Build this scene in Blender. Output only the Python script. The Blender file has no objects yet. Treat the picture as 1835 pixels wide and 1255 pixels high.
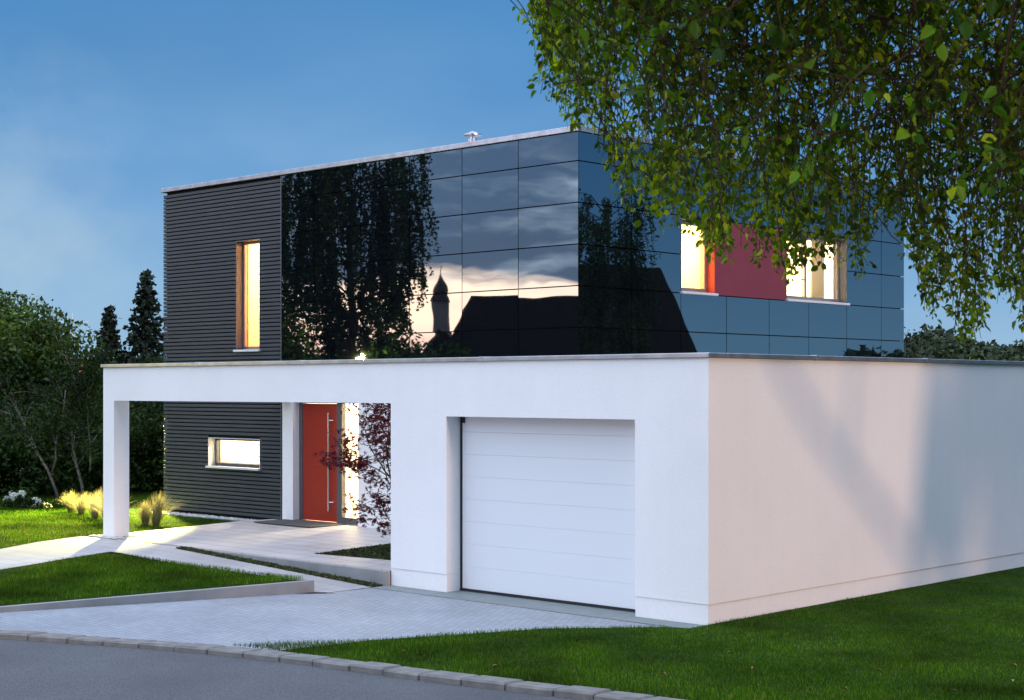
import bpy, math, random
import numpy as np
R = math.radians
rng = np.random.default_rng(7)
random.seed(7)
S = bpy.context.scene
COL = S.collection

# ------------------------------------------------------------------ camera
CAM = np.array((10.86, -14.73, 2.74)); YAW = R(43.5); F = 2824.0
FWD = np.array((-math.sin(YAW), math.cos(YAW), 0.0)); RT = np.array((math.cos(YAW), math.sin(YAW), 0.0))
cam_d = bpy.data.cameras.new('camera'); cam = bpy.data.objects.new('camera', cam_d); COL.objects.link(cam)
cam.location = CAM; cam.rotation_euler = (R(90), 0, YAW)
cam_d.sensor_width = 36; cam_d.lens = F / 1835 * 36; cam_d.shift_y = -(627.5 - 697.0) / 1835
cam_d.clip_start = 0.1; cam_d.clip_end = 6000
cam_d.dof.use_dof = True; cam_d.dof.focus_distance = 19.5; cam_d.dof.aperture_fstop = 9.0
S.camera = cam

# ------------------------------------------------------------------ exposure
S.view_settings.view_transform = 'Standard'; S.view_settings.look = 'None'
S.view_settings.exposure = 0.10; S.view_settings.gamma = 1.0
S.render.engine = 'CYCLES'
S.cycles.max_bounces = 8; S.cycles.transparent_max_bounces = 12
S.cycles.sample_clamp_indirect = 6.0
S.cycles.use_denoising = True

# ------------------------------------------------------------------ sky and sun
SUN_AZ, SUN_EL = R(-1.2), R(10.0)          # direction towards the low warm light, measured from +X
W = bpy.data.worlds.new('World'); S.world = W; W.use_nodes = True
def build_world():
    nt = W.node_tree; n = nt.nodes; l = nt.links; n.clear()
    out = n.new('ShaderNodeOutputWorld'); bg = n.new('ShaderNodeBackground'); bg2 = n.new('ShaderNodeBackground')
    add = n.new('ShaderNodeAddShader')
    sky = n.new('ShaderNodeTexSky'); sky.sky_type = 'NISHITA'; sky.sun_disc = False
    sky.sun_elevation = SUN_EL; sky.sun_rotation = R(90) - SUN_AZ
    sky.altitude = 400; sky.air_density = 1.0; sky.dust_density = 0.6
    l.new(sky.outputs[0], bg.inputs[0]); bg.inputs[1].default_value = 0.003
    tc = n.new('ShaderNodeTexCoord'); sep = n.new('ShaderNodeSeparateXYZ'); l.new(tc.outputs['Generated'], sep.inputs[0])
    def M(op, a, b=None, c=None, clamp=False):
        m = n.new('ShaderNodeMath'); m.operation = op; m.use_clamp = clamp
        for i, v in enumerate((a, b, c)):
            if v is None: continue
            if isinstance(v, (int, float)): m.inputs[i].default_value = v
            else: l.new(v, m.inputs[i])
        return m.outputs[0]
    def ramp(fac, stops):
        r = n.new('ShaderNodeValToRGB'); l.new(fac, r.inputs[0])
        els = r.color_ramp.elements
        while len(els) < len(stops): els.new(0.5)
        for e, (p, c) in zip(els, stops): e.position = p; e.color = (*c, 1)
        return r.outputs[0]
    def mix(f, a, b, mode='MIX'):
        m = n.new('ShaderNodeMix'); m.data_type = 'RGBA'; m.blend_type = mode
        if isinstance(f, (int, float)): m.inputs[0].default_value = f
        else: l.new(f, m.inputs[0])
        for i, v in ((6, a), (7, b)):
            if isinstance(v, tuple): m.inputs[i].default_value = (*v, 1)
            else: l.new(v, m.inputs[i])
        return m.outputs[2]
    def noise(sc, scale3, detail=5, off=0.0):
        mp = n.new('ShaderNodeMapping'); mp.inputs['Scale'].default_value = scale3; mp.inputs['Location'].default_value = (off, off, off)
        l.new(tc.outputs['Generated'], mp.inputs[0])
        t = n.new('ShaderNodeTexNoise'); t.inputs['Scale'].default_value = sc; t.inputs['Detail'].default_value = detail
        t.inputs['Roughness'].default_value = 0.55
        l.new(mp.outputs[0], t.inputs['Vector']); return t.outputs[0]
    z = sep.outputs[2]
    # towards the afterglow behind the viewer's left shoulder
    hx, hy = -0.6, -0.8
    dot = M('ADD', M('MULTIPLY', sep.outputs[0], hx), M('MULTIPLY', sep.outputs[1], hy))
    glow_side = M('MULTIPLY_ADD', dot, 1.9, -0.42, clamp=True)
    elev = M('MULTIPLY', z, 1.0, clamp=True)                     # sine of the height above the horizon
    blue = ramp(elev, [(0.0, (0.215, 0.46, 0.73)), (0.05, (0.165, 0.40, 0.70)), (0.11, (0.09, 0.30, 0.64)), (0.18, (0.06, 0.25, 0.58)),
                       (0.26, (0.055, 0.235, 0.54)), (0.42, (0.07, 0.23, 0.50)), (0.62, (0.35, 0.62, 1.05)), (0.8, (1.5, 2.05, 2.9)), (1.0, (2.0, 2.7, 3.8))])
    n1 = noise(2.6, (1, 1, 2.2), 4, 3.1)
    patch = M('MULTIPLY', M('MULTIPLY_ADD', n1, 3.0, -1.35, clamp=True), M('SUBTRACT', 1.0, M('MULTIPLY', elev, 4.0, clamp=True)))
    blue = mix(M('MULTIPLY', patch, 0.75), blue, (0.38, 0.60, 0.76))
    d2 = M('ADD', M('ADD', M('MULTIPLY', sep.outputs[0], -0.876), M('MULTIPLY', sep.outputs[1], 0.470)), M('MULTIPLY', z, 0.105))
    bank = M('MULTIPLY', M('MULTIPLY_ADD', d2, 110.0, -109.2, clamp=True), M('MULTIPLY_ADD', noise(7.0, (1, 1, 1.2), 6, 2.2), 3.2, -1.15, clamp=True))
    blue = mix(M('MULTIPLY', bank, 0.75), blue, (0.40, 0.62, 0.76))
    blue = mix(M('MULTIPLY', M('MULTIPLY_ADD', noise(2.1, (1, 1, 3.5), 5, 7.7), 3.0, -1.2, clamp=True), 0.55), blue, mix(1.0, blue, (1.10, 0.86, 0.80), 'MULTIPLY'))
    # clouds of the evening side
    n2 = noise(4.0, (1, 1, 7.0), 7, 1.3)
    zz = M('ADD', z, M('MULTIPLY', M('SUBTRACT', n2, 0.5), 0.06))
    el2 = M('MULTIPLY', zz, 4.0, clamp=True)                     # 0..0.25
    dusk = ramp(el2, [(0.0, (2.6, 1.5, 1.5)), (0.09, (4.6, 2.3, 1.9)), (0.19, (7.4, 4.1, 2.7)), (0.262, (6.8, 4.1, 2.8)), (0.285, (0.38, 0.46, 0.66)),
                      (0.45, (0.34, 0.46, 0.70)), (0.78, (0.33, 0.49, 0.80)), (1.0, (1.9, 2.35, 3.0))])
    streak = M('POWER', M('MULTIPLY_ADD', noise(9.0, (1, 1, 5.0), 9, 9.7), 4.2, -2.1, clamp=True), 1.5)
    dusk = mix(M('MULTIPLY', streak, 0.85), dusk, (2.2, 2.2, 2.4))
    dusk = mix(M('MULTIPLY', M('MULTIPLY_ADD', noise(3.0, (1, 1, 9.0), 6, 4.4), 2.5, -0.8, clamp=True), 0.5), dusk, mix(1.0, dusk, (0.62, 0.66, 0.75), 'MULTIPLY'))
    blue = mix(1.0, blue, (1.22, 1.03, 0.95), 'MULTIPLY')
    streak2 = M('MULTIPLY', M('MULTIPLY_ADD', noise(17.0, (1, 1, 3.2), 9, 5.5), 5.0, -2.75, clamp=True), M('MULTIPLY_ADD', noise(5.0, (1, 1, 4.0), 3, 8.8), 4.0, -1.9, clamp=True))
    dusk = mix(M('MULTIPLY', streak2, 0.7), dusk, (2.3, 2.15, 2.3))
    col = mix(glow_side, blue, dusk)
    below = M('MULTIPLY', z, -12.0, clamp=True)
    col = mix(below, col, (0.06, 0.075, 0.08))
    l.new(col, bg2.inputs[0]); bg2.inputs[1].default_value = 1.0
    l.new(bg.outputs[0], add.inputs[0]); l.new(bg2.outputs[0], add.inputs[1]); l.new(add.outputs[0], out.inputs[0])
build_world()
sd = bpy.data.lights.new('sun', 'SUN'); sd.energy = 1.45; sd.angle = R(4.6); sd.color = (1.0, 0.62, 0.43)
so = bpy.data.objects.new('sun', sd); COL.objects.link(so)
so.rotation_euler = (R(90) - SUN_EL, 0, SUN_AZ + R(90)); so.location = (30, 0, 20)

# ------------------------------------------------------------------ helpers
def tag(o, label=None, cat=None, group=None, kind=None):
    if label: o['label'] = label
    if cat: o['category'] = cat
    if group: o['group'] = group
    if kind: o['kind'] = kind
    return o
def empty(name, loc=(0, 0, 0), rz=0.0):
    o = bpy.data.objects.new(name, None); COL.objects.link(o); o.location = loc; o.rotation_euler = (0, 0, rz); o.empty_display_size = 0.2
    return o
def link_mesh(name, me, m, parent=None):
    o = bpy.data.objects.new(name, me); COL.objects.link(o)
    if m: me.materials.append(m)
    if parent: o.parent = parent
    return o
def from_arrays(name, V, Fc, m, parent=None, smooth=False):
    V = np.asarray(V, dtype=np.float32); Fc = np.asarray(Fc, dtype=np.int32); k = Fc.shape[1]
    me = bpy.data.meshes.new(name); me.vertices.add(len(V)); me.vertices.foreach_set('co', V.ravel())
    me.loops.add(Fc.size); me.loops.foreach_set('vertex_index', Fc.ravel())
    me.polygons.add(len(Fc)); me.polygons.foreach_set('loop_start', np.arange(0, Fc.size, k, dtype=np.int32))
    me.polygons.foreach_set('loop_total', np.full(len(Fc), k, dtype=np.int32))
    if smooth: me.polygons.foreach_set('use_smooth', np.ones(len(Fc), dtype=bool))
    me.update(calc_edges=True); me.validate()
    return link_mesh(name, me, m, parent)
class MB:
    def __init__(s): s.v = []; s.f = []
    def add(s, vs, fs):
        b = len(s.v); s.v += [tuple(float(c) for c in p) for p in vs]; s.f += [tuple(i + b for i in f) for f in fs]; return s
    def box(s, x0, x1, y0, y1, z0, z1):
        return s.add([(x0,y0,z0),(x1,y0,z0),(x1,y1,z0),(x0,y1,z0),(x0,y0,z1),(x1,y0,z1),(x1,y1,z1),(x0,y1,z1)],
                     [(0,3,2,1),(4,5,6,7),(0,1,5,4),(1,2,6,5),(2,3,7,6),(3,0,4,7)])
    def bbox(s, x0, x1, y0, y1, z0, z1, b=0.01):      # box with chamfered edges
        vs = []; idx = {}
        for ix, X in enumerate((x0, x1)):
            for iy, Y in enumerate((y0, y1)):
                for iz, Z in enumerate((z0, z1)):
                    sx, sy, sz = (b if ix == 0 else -b), (b if iy == 0 else -b), (b if iz == 0 else -b)
                    idx[ix, iy, iz] = len(vs)
                    vs += [(X, Y + sy, Z + sz), (X + sx, Y, Z + sz), (X + sx, Y + sy, Z)]
        I = idx; q = []
        q.append([I[0,0,0], I[0,0,1], I[0,1,1], I[0,1,0]]); q.append([I[1,0,0], I[1,1,0], I[1,1,1], I[1,0,1]])
        q.append([I[0,0,0]+1, I[1,0,0]+1, I[1,0,1]+1, I[0,0,1]+1]); q.append([I[0,1,0]+1, I[0,1,1]+1, I[1,1,1]+1, I[1,1,0]+1])
        q.append([I[0,0,0]+2, I[0,1,0]+2, I[1,1,0]+2, I[1,0,0]+2]); q.append([I[0,0,1]+2, I[1,0,1]+2, I[1,1,1]+2, I[0,1,1]+2])
        for a in (0, 1):
            for c in (0, 1):
                q.append([I[a,c,0], I[a,c,1], I[a,c,1]+1, I[a,c,0]+1])
                q.append([I[a,0,c], I[a,1,c], I[a,1,c]+2, I[a,0,c]+2])
                q.append([I[0,a,c]+1, I[1,a,c]+1, I[1,a,c]+2, I[0,a,c]+2])
                for d in (0, 1): q.append([I[a,c,d], I[a,c,d]+1, I[a,c,d]+2])
        return s.add(vs, [tuple(x) for x in q])
    def tube(s, pts, rad, n=8, cap=True):
        pts = [np.array(p, float) for p in pts]; m = len(pts)
        if isinstance(rad, (int, float)): rad = [rad] * m
        b = len(s.v); up = np.array((0.13, 0.31, 0.94))
        for i, p in enumerate(pts):
            t = pts[min(i + 1, m - 1)] - pts[max(i - 1, 0)]; t /= (np.linalg.norm(t) + 1e-9)
            a = np.cross(t, up)
            if np.linalg.norm(a) < 0.15: a = np.cross(t, (1, 0, 0))
            a /= np.linalg.norm(a); c = np.cross(t, a)
            for k in range(n):
                w = 2 * math.pi * k / n; s.v.append(tuple(p + rad[i] * (math.cos(w) * a + math.sin(w) * c)))
        for i in range(m - 1):
            for k in range(n):
                s.f.append((b+i*n+k, b+i*n+(k+1)%n, b+(i+1)*n+(k+1)%n, b+(i+1)*n+k))
        if cap: s.f.append(tuple(b + k for k in range(n))[::-1]); s.f.append(tuple(b + (m-1)*n + k for k in range(n)))
        return s
    def lathe(s, prof, c=(0, 0, 0), n=20):
        b = len(s.v)
        for r, z in prof:
            for k in range(n):
                w = 2*math.pi*k/n; s.v.append((c[0]+r*math.cos(w), c[1]+r*math.sin(w), c[2]+z))
        for i in range(len(prof)-1):
            for k in range(n): s.f.append((b+i*n+k, b+i*n+(k+1)%n, b+(i+1)*n+(k+1)%n, b+(i+1)*n+k))
        s.f.append(tuple(b+k for k in range(n))[::-1]); s.f.append(tuple(b+(len(prof)-1)*n+k for k in range(n)))
        return s
    def prism(s, poly, z0, z1):                       # z0 / z1: number or per-vertex list
        n = len(poly)
        if isinstance(z0, (int, float)): z0 = [z0]*n
        if isinstance(z1, (int, float)): z1 = [z1]*n
        a = sum(poly[i][0]*poly[(i+1)%n][1]-poly[(i+1)%n][0]*poly[i][1] for i in range(n))
        if a < 0: poly = poly[::-1]; z0 = z0[::-1]; z1 = z1[::-1]
        vs = [(p[0], p[1], z) for p, z in zip(poly, z0)] + [(p[0], p[1], z) for p, z in zip(poly, z1)]
        return s.add(vs, [tuple(range(n))[::-1], tuple(range(n, 2*n))] + [(i, (i+1)%n, n+(i+1)%n, n+i) for i in range(n)])
    def build(s, name, m, parent=None, smooth=False):
        me = bpy.data.meshes.new(name); me.from_pydata(s.v, [], s.f); me.update()
        if smooth: me.polygons.foreach_set('use_smooth', np.ones(len(me.polygons), dtype=bool))
        return link_mesh(name, me, m, parent)
def wall_holes(mb, axis, p0, p1, a0, a1, z0, z1, holes):
    """slab between p0 and p1 on 'axis' (x or y), spanning a0..a1 and z0..z1, with rectangular holes (b0,b1,c0,c1); clean faces"""
    A = sorted({a0, a1, *[h[0] for h in holes], *[h[1] for h in holes]}); Z = sorted({z0, z1, *[h[2] for h in holes], *[h[3] for h in holes]})
    A = [a for a in A if a0 <= a <= a1]; Z = [z for z in Z if z0 <= z <= z1]
    def solid(i, j):
        if i < 0 or j < 0 or i >= len(A)-1 or j >= len(Z)-1: return False
        ca, cz = (A[i]+A[i+1])/2, (Z[j]+Z[j+1])/2
        return not any(h[0] < ca < h[1] and h[2] < cz < h[3] for h in holes)
    P = (lambda p, a, z: (a, p, z)) if axis == 'y' else (lambda p, a, z: (p, a, z))
    fl = axis == 'x'
    def quad(*v): mb.add(v if not fl else v[::-1], [(0, 1, 2, 3)])
    for i in range(len(A)-1):
        for j in range(len(Z)-1):
            if not solid(i, j): continue
            a, b, c, d = A[i], A[i+1], Z[j], Z[j+1]
            quad(P(p0,a,c), P(p0,b,c), P(p0,b,d), P(p0,a,d)); quad(P(p1,b,c), P(p1,a,c), P(p1,a,d), P(p1,b,d))
            if not solid(i-1, j): quad(P(p1,a,c), P(p0,a,c), P(p0,a,d), P(p1,a,d))
            if not solid(i+1, j): quad(P(p0,b,c), P(p1,b,c), P(p1,b,d), P(p0,b,d))
            if not solid(i, j-1): quad(P(p1,a,c), P(p1,b,c), P(p0,b,c), P(p0,a,c))
            if not solid(i, j+1): quad(P(p0,a,d), P(p0,b,d), P(p1,b,d), P(p1,a,d))
    return mb

# ------------------------------------------------------------------ materials
def mat(name, base=(0.5, 0.5, 0.5), rough=0.6, metal=0.0, ior=1.45, var=0.0, nscale=8.0, bump=0.0, bscale=60.0, dark=None, detail=5, spec=0.5, emit=None, bdist=0.01, coords='Object', stretch=(1,1,1)):
    m = bpy.data.materials.new(name); m.use_nodes = True; nt = m.node_tree; n = nt.nodes; l = nt.links
    b = n['Principled BSDF']; b.inputs['Base Color'].default_value = (*base, 1); b.inputs['Roughness'].default_value = rough
    b.inputs['Metallic'].default_value = metal; b.inputs['IOR'].default_value = ior; b.inputs['Specular IOR Level'].default_value = spec
    if emit: b.inputs['Emission Color'].default_value = (*emit[0], 1); b.inputs['Emission Strength'].default_value = emit[1]
    if var or bump:
        tc = n.new('ShaderNodeTexCoord'); mp = n.new('ShaderNodeMapping'); mp.inputs['Scale'].default_value = stretch; l.new(tc.outputs[coords], mp.inputs[0])
    if var:
        t = n.new('ShaderNodeTexNoise'); t.inputs['Scale'].default_value = nscale; t.inputs['Detail'].default_value = detail; l.new(mp.outputs[0], t.inputs['Vector'])
        r = n.new('ShaderNodeValToRGB'); r.color_ramp.elements[0].position = 0.3; r.color_ramp.elements[1].position = 0.7
        d = dark or tuple(c*(1-var) for c in base); h = tuple(min(1, c*(1+var)) for c in base)
        r.color_ramp.elements[0].color = (*d, 1); r.color_ramp.elements[1].color = (*h, 1)
        l.new(t.outputs[0], r.inputs[0]); l.new(r.outputs[0], b.inputs['Base Color'])
    if bump:
        t2 = n.new('ShaderNodeTexNoise'); t2.inputs['Scale'].default_value = bscale; t2.inputs['Detail'].default_value = 4; l.new(mp.outputs[0], t2.inputs['Vector'])
        bp = n.new('ShaderNodeBump'); bp.inputs['Strength'].default_value = bump; bp.inputs['Distance'].default_value = bdist
        l.new(t2.outputs[0], bp.inputs['Height']); l.new(bp.outputs[0], b.inputs['Normal'])
    return m
def island_leaf(name, cols, rough=0.5, trans=0.35, tcol=None, nvar=0.0):
    m = bpy.data.materials.new(name); m.use_nodes = True; nt = m.node_tree; n = nt.nodes; l = nt.links
    b = n['Principled BSDF']; out = n['Material Output']; b.inputs['Roughness'].default_value = rough; b.inputs['Specular IOR Level'].default_value = 0.2
    g = n.new('ShaderNodeNewGeometry'); r = n.new('ShaderNodeValToRGB'); els = r.color_ramp.elements
    while len(els) < len(cols): els.new(0.5)
    for e, (p, c) in zip(els, cols): e.position = p; e.color = (*c, 1)
    l.new(g.outputs['Random Per Island'], r.inputs[0]); src = r.outputs[0]
    if nvar:
        tc = n.new('ShaderNodeTexCoord'); t = n.new('ShaderNodeTexNoise'); t.inputs['Scale'].default_value = nvar; t.inputs['Detail'].default_value = 3
        l.new(tc.outputs['Object'], t.inputs['Vector'])
        mr = n.new('ShaderNodeMapRange'); mr.inputs['From Min'].default_value = 0.35; mr.inputs['From Max'].default_value = 0.65; mr.inputs['To Min'].default_value = 0.5; mr.inputs['To Max'].default_value = 1.5
        l.new(t.outputs[0], mr.inputs[0])
        mx = n.new('ShaderNodeVectorMath'); mx.operation = 'SCALE'; l.new(src, mx.inputs[0]); l.new(mr.outputs[0], mx.inputs['Scale']); src = mx.outputs[0]
    l.new(src, b.inputs['Base Color'])
    if trans:
        tr = n.new('ShaderNodeBsdfTranslucent'); hs = n.new('ShaderNodeHueSaturation'); hs.inputs['Hue'].default_value = 0.47; hs.inputs['Value'].default_value = 1.6; hs.inputs['Saturation'].default_value = 1.1
        l.new(src, hs.inputs['Color']); l.new(hs.outputs[0], tr.inputs[0])
        ms = n.new('ShaderNodeMixShader'); ms.inputs[0].default_value = trans
        l.new(b.outputs[0], ms.inputs[1]); l.new(tr.outputs[0], ms.inputs[2]); l.new(ms.outputs[0], out.inputs[0])
    return m
def brick_mat(name, c1, c2, mortar, scale, bw, rh, mortar_size, rough=0.7, bump=0.3, rot=0.0, offset=0.5, nbump=0.15, nscale=50, big=0.12):
    m = bpy.data.materials.new(name); m.use_nodes = True; nt = m.node_tree; n = nt.nodes; l = nt.links
    b = n['Principled BSDF']; b.inputs['Roughness'].default_value = rough
    tc = n.new('ShaderNodeTexCoord'); mp = n.new('ShaderNodeMapping'); mp.inputs['Rotation'].default_value = (0, 0, rot); l.new(tc.outputs['Object'], mp.inputs[0])
    br = n.new('ShaderNodeTexBrick'); br.inputs['Scale'].default_value = scale; br.inputs['Brick Width'].default_value = bw; br.inputs['Row Height'].default_value = rh
    br.inputs['Mortar Size'].default_value = mortar_size; br.offset = offset
    br.inputs['Color1'].default_value = (*c1, 1); br.inputs['Color2'].default_value = (*c2, 1); br.inputs['Mortar'].default_value = (*mortar, 1)
    l.new(mp.outputs[0], br.inputs['Vector'])
    t = n.new('ShaderNodeTexNoise'); t.inputs['Scale'].default_value = 0.9; t.inputs['Detail'].default_value = 8; l.new(mp.outputs[0], t.inputs['Vector'])
    mr = n.new('ShaderNodeMapRange'); mr.inputs['From Min'].default_value = 0.3; mr.inputs['From Max'].default_value = 0.7; mr.inputs['To Min'].default_value = 1-big; mr.inputs['To Max'].default_value = 1+big
    l.new(t.outputs[0], mr.inputs[0])
    sc = n.new('ShaderNodeVectorMath'); sc.operation = 'SCALE'; l.new(br.outputs['Color'], sc.inputs[0]); l.new(mr.outputs[0], sc.inputs['Scale']); l.new(sc.outputs[0], b.inputs['Base Color'])
    t2 = n.new('ShaderNodeTexNoise'); t2.inputs['Scale'].default_value = nscale; t2.inputs['Detail'].default_value = 4; l.new(mp.outputs[0], t2.inputs['Vector'])
    mm = n.new('ShaderNodeMath'); mm.operation = 'MULTIPLY_ADD'; mm.inputs[1].default_value = nbump; l.new(t2.outputs[0], mm.inputs[0]); 
    inv = n.new('ShaderNodeMath'); inv.operation = 'SUBTRACT'; inv.inputs[0].default_value = 1.0; l.new(br.outputs['Fac'], inv.inputs[1]); l.new(inv.outputs[0], mm.inputs[2])
    bp = n.new('ShaderNodeBump'); bp.inputs['Strength'].default_value = bump; bp.inputs['Distance'].default_value = 0.01
    l.new(mm.outputs[0], bp.inputs['Height']); l.new(bp.outputs[0], b.inputs['Normal'])
    return m
M_ = {}
M_['stucco'] = mat('stucco', (0.80, 0.79, 0.78), 0.85, var=0.025, nscale=1.6, bump=0.35, bscale=140, bdist=0.004)
def stucco():
    m = mat('stucco', (0.79, 0.785, 0.78), 0.88, bump=0.5, bscale=75, bdist=0.006, spec=0.3); nt = m.node_tree; n = nt.nodes; l = nt.links; b = n['Principled BSDF']; tc = n.new('ShaderNodeTexCoord')
    def nz(sc, st, d):
        mp = n.new('ShaderNodeMapping'); mp.inputs['Scale'].default_value = st; l.new(tc.outputs['Object'], mp.inputs[0])
        t = n.new('ShaderNodeTexNoise'); t.inputs['Scale'].default_value = sc; t.inputs['Detail'].default_value = d; l.new(mp.outputs[0], t.inputs['Vector']); return t.outputs[0]
    def mr(src, a, b_, c, d):
        r = n.new('ShaderNodeMapRange'); l.new(src, r.inputs[0])
        for i, v in enumerate((a, b_, c, d)): r.inputs[i+1].default_value = v
        return r.outputs[0]
    f = None
    for src in (mr(nz(5.0, (1, 1, 0.10), 6), .4, .75, 1.0, 0.982), mr(nz(0.8, (1, 1, 1), 6), .35, .65, 0.975, 1.015), mr(nz(38.0, (1, 1, 1), 3), .3, .7, 0.965, 1.03)):
        if f is None: f = src; continue
        q = n.new('ShaderNodeMath'); q.operation = 'MULTIPLY'; l.new(f, q.inputs[0]); l.new(src, q.inputs[1]); f = q.outputs[0]
    sc = n.new('ShaderNodeVectorMath'); sc.operation = 'SCALE'; sc.inputs[0].default_value = (0.79, 0.785, 0.78); l.new(f, sc.inputs['Scale']); l.new(sc.outputs[0], b.inputs['Base Color'])
    return m
M_['stucco'] = stucco()
M_['zinc'] = mat('zinc', (0.40, 0.42, 0.45), 0.36, metal=0.85, var=0.18, nscale=5, bump=0.05, bscale=12)
M_['slat'] = mat('dark_board', (0.041, 0.047, 0.053), 0.6, var=0.16, nscale=3.0, stretch=(1, 1, 14), bump=0.12, bscale=30)
M_['backing'] = mat('black_membrane', (0.006, 0.006, 0.007), 0.9)
M_['garage_door'] = mat('door_lacquer', (0.69, 0.71, 0.73), 0.6, spec=0.25, bump=0.06, bscale=90, bdist=0.002, stretch=(0.3, 1, 2))
M_['rubber'] = mat('black_rubber', (0.012, 0.012, 0.014), 0.7)
M_['concrete'] = mat('concrete', (0.24, 0.245, 0.245), 0.8, var=0.18, nscale=2.2, bump=0.2, bscale=45)
M_['grey_frame'] = mat('grey_frame', (0.11, 0.115, 0.125), 0.4, metal=0.3)
M_['alu_frame'] = mat('aluminium_frame', (0.42, 0.40, 0.40), 0.32, metal=0.7)
M_['sill'] = mat('sill_aluminium', (0.72, 0.73, 0.75), 0.35, metal=0.25)
M_['steel'] = mat('brushed_steel', (0.68, 0.68, 0.70), 0.22, metal=1.0)
M_['red_door'] = mat('red_lacquer', (0.30, 0.023, 0.012), 0.38, var=0.04, nscale=2)
M_['red_panel'] = mat('red_panel', (0.17, 0.030, 0.050), 0.5, var=0.05, nscale=3)
M_['red_reveal'] = mat('red_reveal', (0.62, 0.06, 0.03), 0.45)
M_['white_int'] = mat('interior_white', (0.85, 0.80, 0.70), 0.8)
M_['yellow_int'] = mat('interior_yellow', (0.86, 0.70, 0.36), 0.8)
M_['orange_int'] = mat('interior_apricot', (0.88, 0.60, 0.33), 0.8)
M_['soil'] = mat('soil', (0.035, 0.027, 0.02), 0.95, var=0.5, nscale=22, bump=0.8, bscale=35, bdist=0.03)
M_['gravel'] = mat('gravel', (0.34, 0.33, 0.31), 0.9, var=0.5, nscale=55, bump=1.0, bscale=60, bdist=0.02)
M_['mat'] = mat('coir_mat', (0.07, 0.068, 0.066), 0.95, bump=0.5, bscale=300)
M_['bark'] = mat('bark', (0.045, 0.036, 0.03), 0.9, var=0.4, nscale=9, bump=0.6, bscale=25, bdist=0.02, stretch=(1, 1, 0.25))
M_['birch_bark'] = mat('birch_bark', (0.17, 0.155, 0.14), 0.8, var=0.5, nscale=7, dark=(0.08, 0.07, 0.06), stretch=(0.6, 0.6, 3), bump=0.3, bscale=20)
M_['twig'] = mat('twig', (0.055, 0.04, 0.024), 0.85, spec=0.15)
M_['ground'] = mat('meadow', (0.035, 0.06, 0.018), 0.95, var=0.35, nscale=0.6, bump=0.6, bscale=14, bdist=0.05)
M_['lawn_soil'] = mat('lawn_soil', (0.018, 0.040, 0.006), 0.95, spec=0.04, var=0.4, nscale=7, bump=0.6, bscale=40, bdist=0.03)
M_['dark_roof'] = mat('roof_tiles', (0.012, 0.010, 0.010), 0.9, spec=0.05, var=0.3, nscale=4, ior=1.01)
M_['red_roof'] = mat('red_roof_tiles', (0.32, 0.07, 0.045), 0.85, var=0.25, nscale=4)
M_['render_grey'] = mat('grey_render', (0.03, 0.03, 0.032), 0.9, ior=1.01, var=0.1, nscale=1)
M_['stone'] = mat('church_stone', (0.15, 0.145, 0.15), 0.9, var=0.15, nscale=0.4, ior=1.01)
M_['copper'] = mat('spire_copper', (0.02, 0.022, 0.025), 0.8, spec=0.1)
M_['petal'] = mat('white_petal', (0.72, 0.76, 0.66), 0.8)
M_['terracotta'] = mat('orange_glaze', (0.75, 0.22, 0.05), 0.4)
M_['red_plastic'] = mat('red_plastic', (0.7, 0.02, 0.02), 0.35)
M_['dry_leaf'] = mat('dry_leaf', (0.26, 0.17, 0.07), 0.8, var=0.3, nscale=30)
M_['lamp_glow'] = mat('lamp_glow', (0.9, 0.85, 0.7), 0.5, emit=((1.0, 0.86, 0.62), 14.0))
M_['blind'] = mat('grey_blind', (0.30, 0.29, 0.22), 0.7)
def pane_mat(name, refl=0.08):
    m = bpy.data.materials.new(name); m.use_nodes = True; n = m.node_tree.nodes; l = m.node_tree.links; n.clear()
    o = n.new('ShaderNodeOutputMaterial'); t = n.new('ShaderNodeBsdfTransparent'); g = n.new('ShaderNodeBsdfGlossy'); g.inputs['Roughness'].default_value = 0.01
    t.inputs[0].default_value = (0.93, 0.95, 0.94, 1)
    mx = n.new('ShaderNodeMixShader'); mx.inputs[0].default_value = 0.06
    l.new(t.outputs[0], mx.inputs[1]); l.new(g.outputs[0], mx.inputs[2]); l.new(mx.outputs[0], o.inputs[0])
    return m
M_['pane'] = pane_mat('window_glass')
def black_glass():
    m = mat('black_solar_glass', (0.003, 0.004, 0.006), 0.012, ior=3.2)
    m.node_tree.nodes['Principled BSDF'].inputs['Specular Tint'].default_value = (0.70, 0.90, 1.0, 1)
    nt = m.node_tree; n = nt.nodes; l = nt.links; b = n['Principled BSDF']
    tc = n.new('ShaderNodeTexCoord'); mp = n.new('ShaderNodeMapping'); l.new(tc.outputs['Object'], mp.inputs[0])
    t = n.new('ShaderNodeTexNoise'); t.inputs['Scale'].default_value = 1.3; t.inputs['Detail'].default_value = 1.0; l.new(mp.outputs[0], t.inputs['Vector'])
    bp = n.new('ShaderNodeBump'); bp.inputs['Strength'].default_value = 0.25; bp.inputs['Distance'].default_value = 0.004
    l.new(t.outputs[0], bp.inputs['Height']); l.new(bp.outputs[0], b.inputs['Normal'])
    return m
M_['glass'] = black_glass()
M_['paving'] = brick_mat('terrace_slabs', (0.40, 0.375, 0.365), (0.44, 0.415, 0.40), (0.12, 0.11, 0.105), 1.0, 0.80, 0.40, 0.010, rough=0.5, bump=0.25, rot=0.0, nbump=0.08)
M_['path'] = brick_mat('path_slabs', (0.30, 0.30, 0.305), (0.335, 0.335, 0.34), (0.16, 0.16, 0.16), 1.0, 0.60, 0.30, 0.006, rough=0.55, bump=0.25, nbump=0.1)
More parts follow.
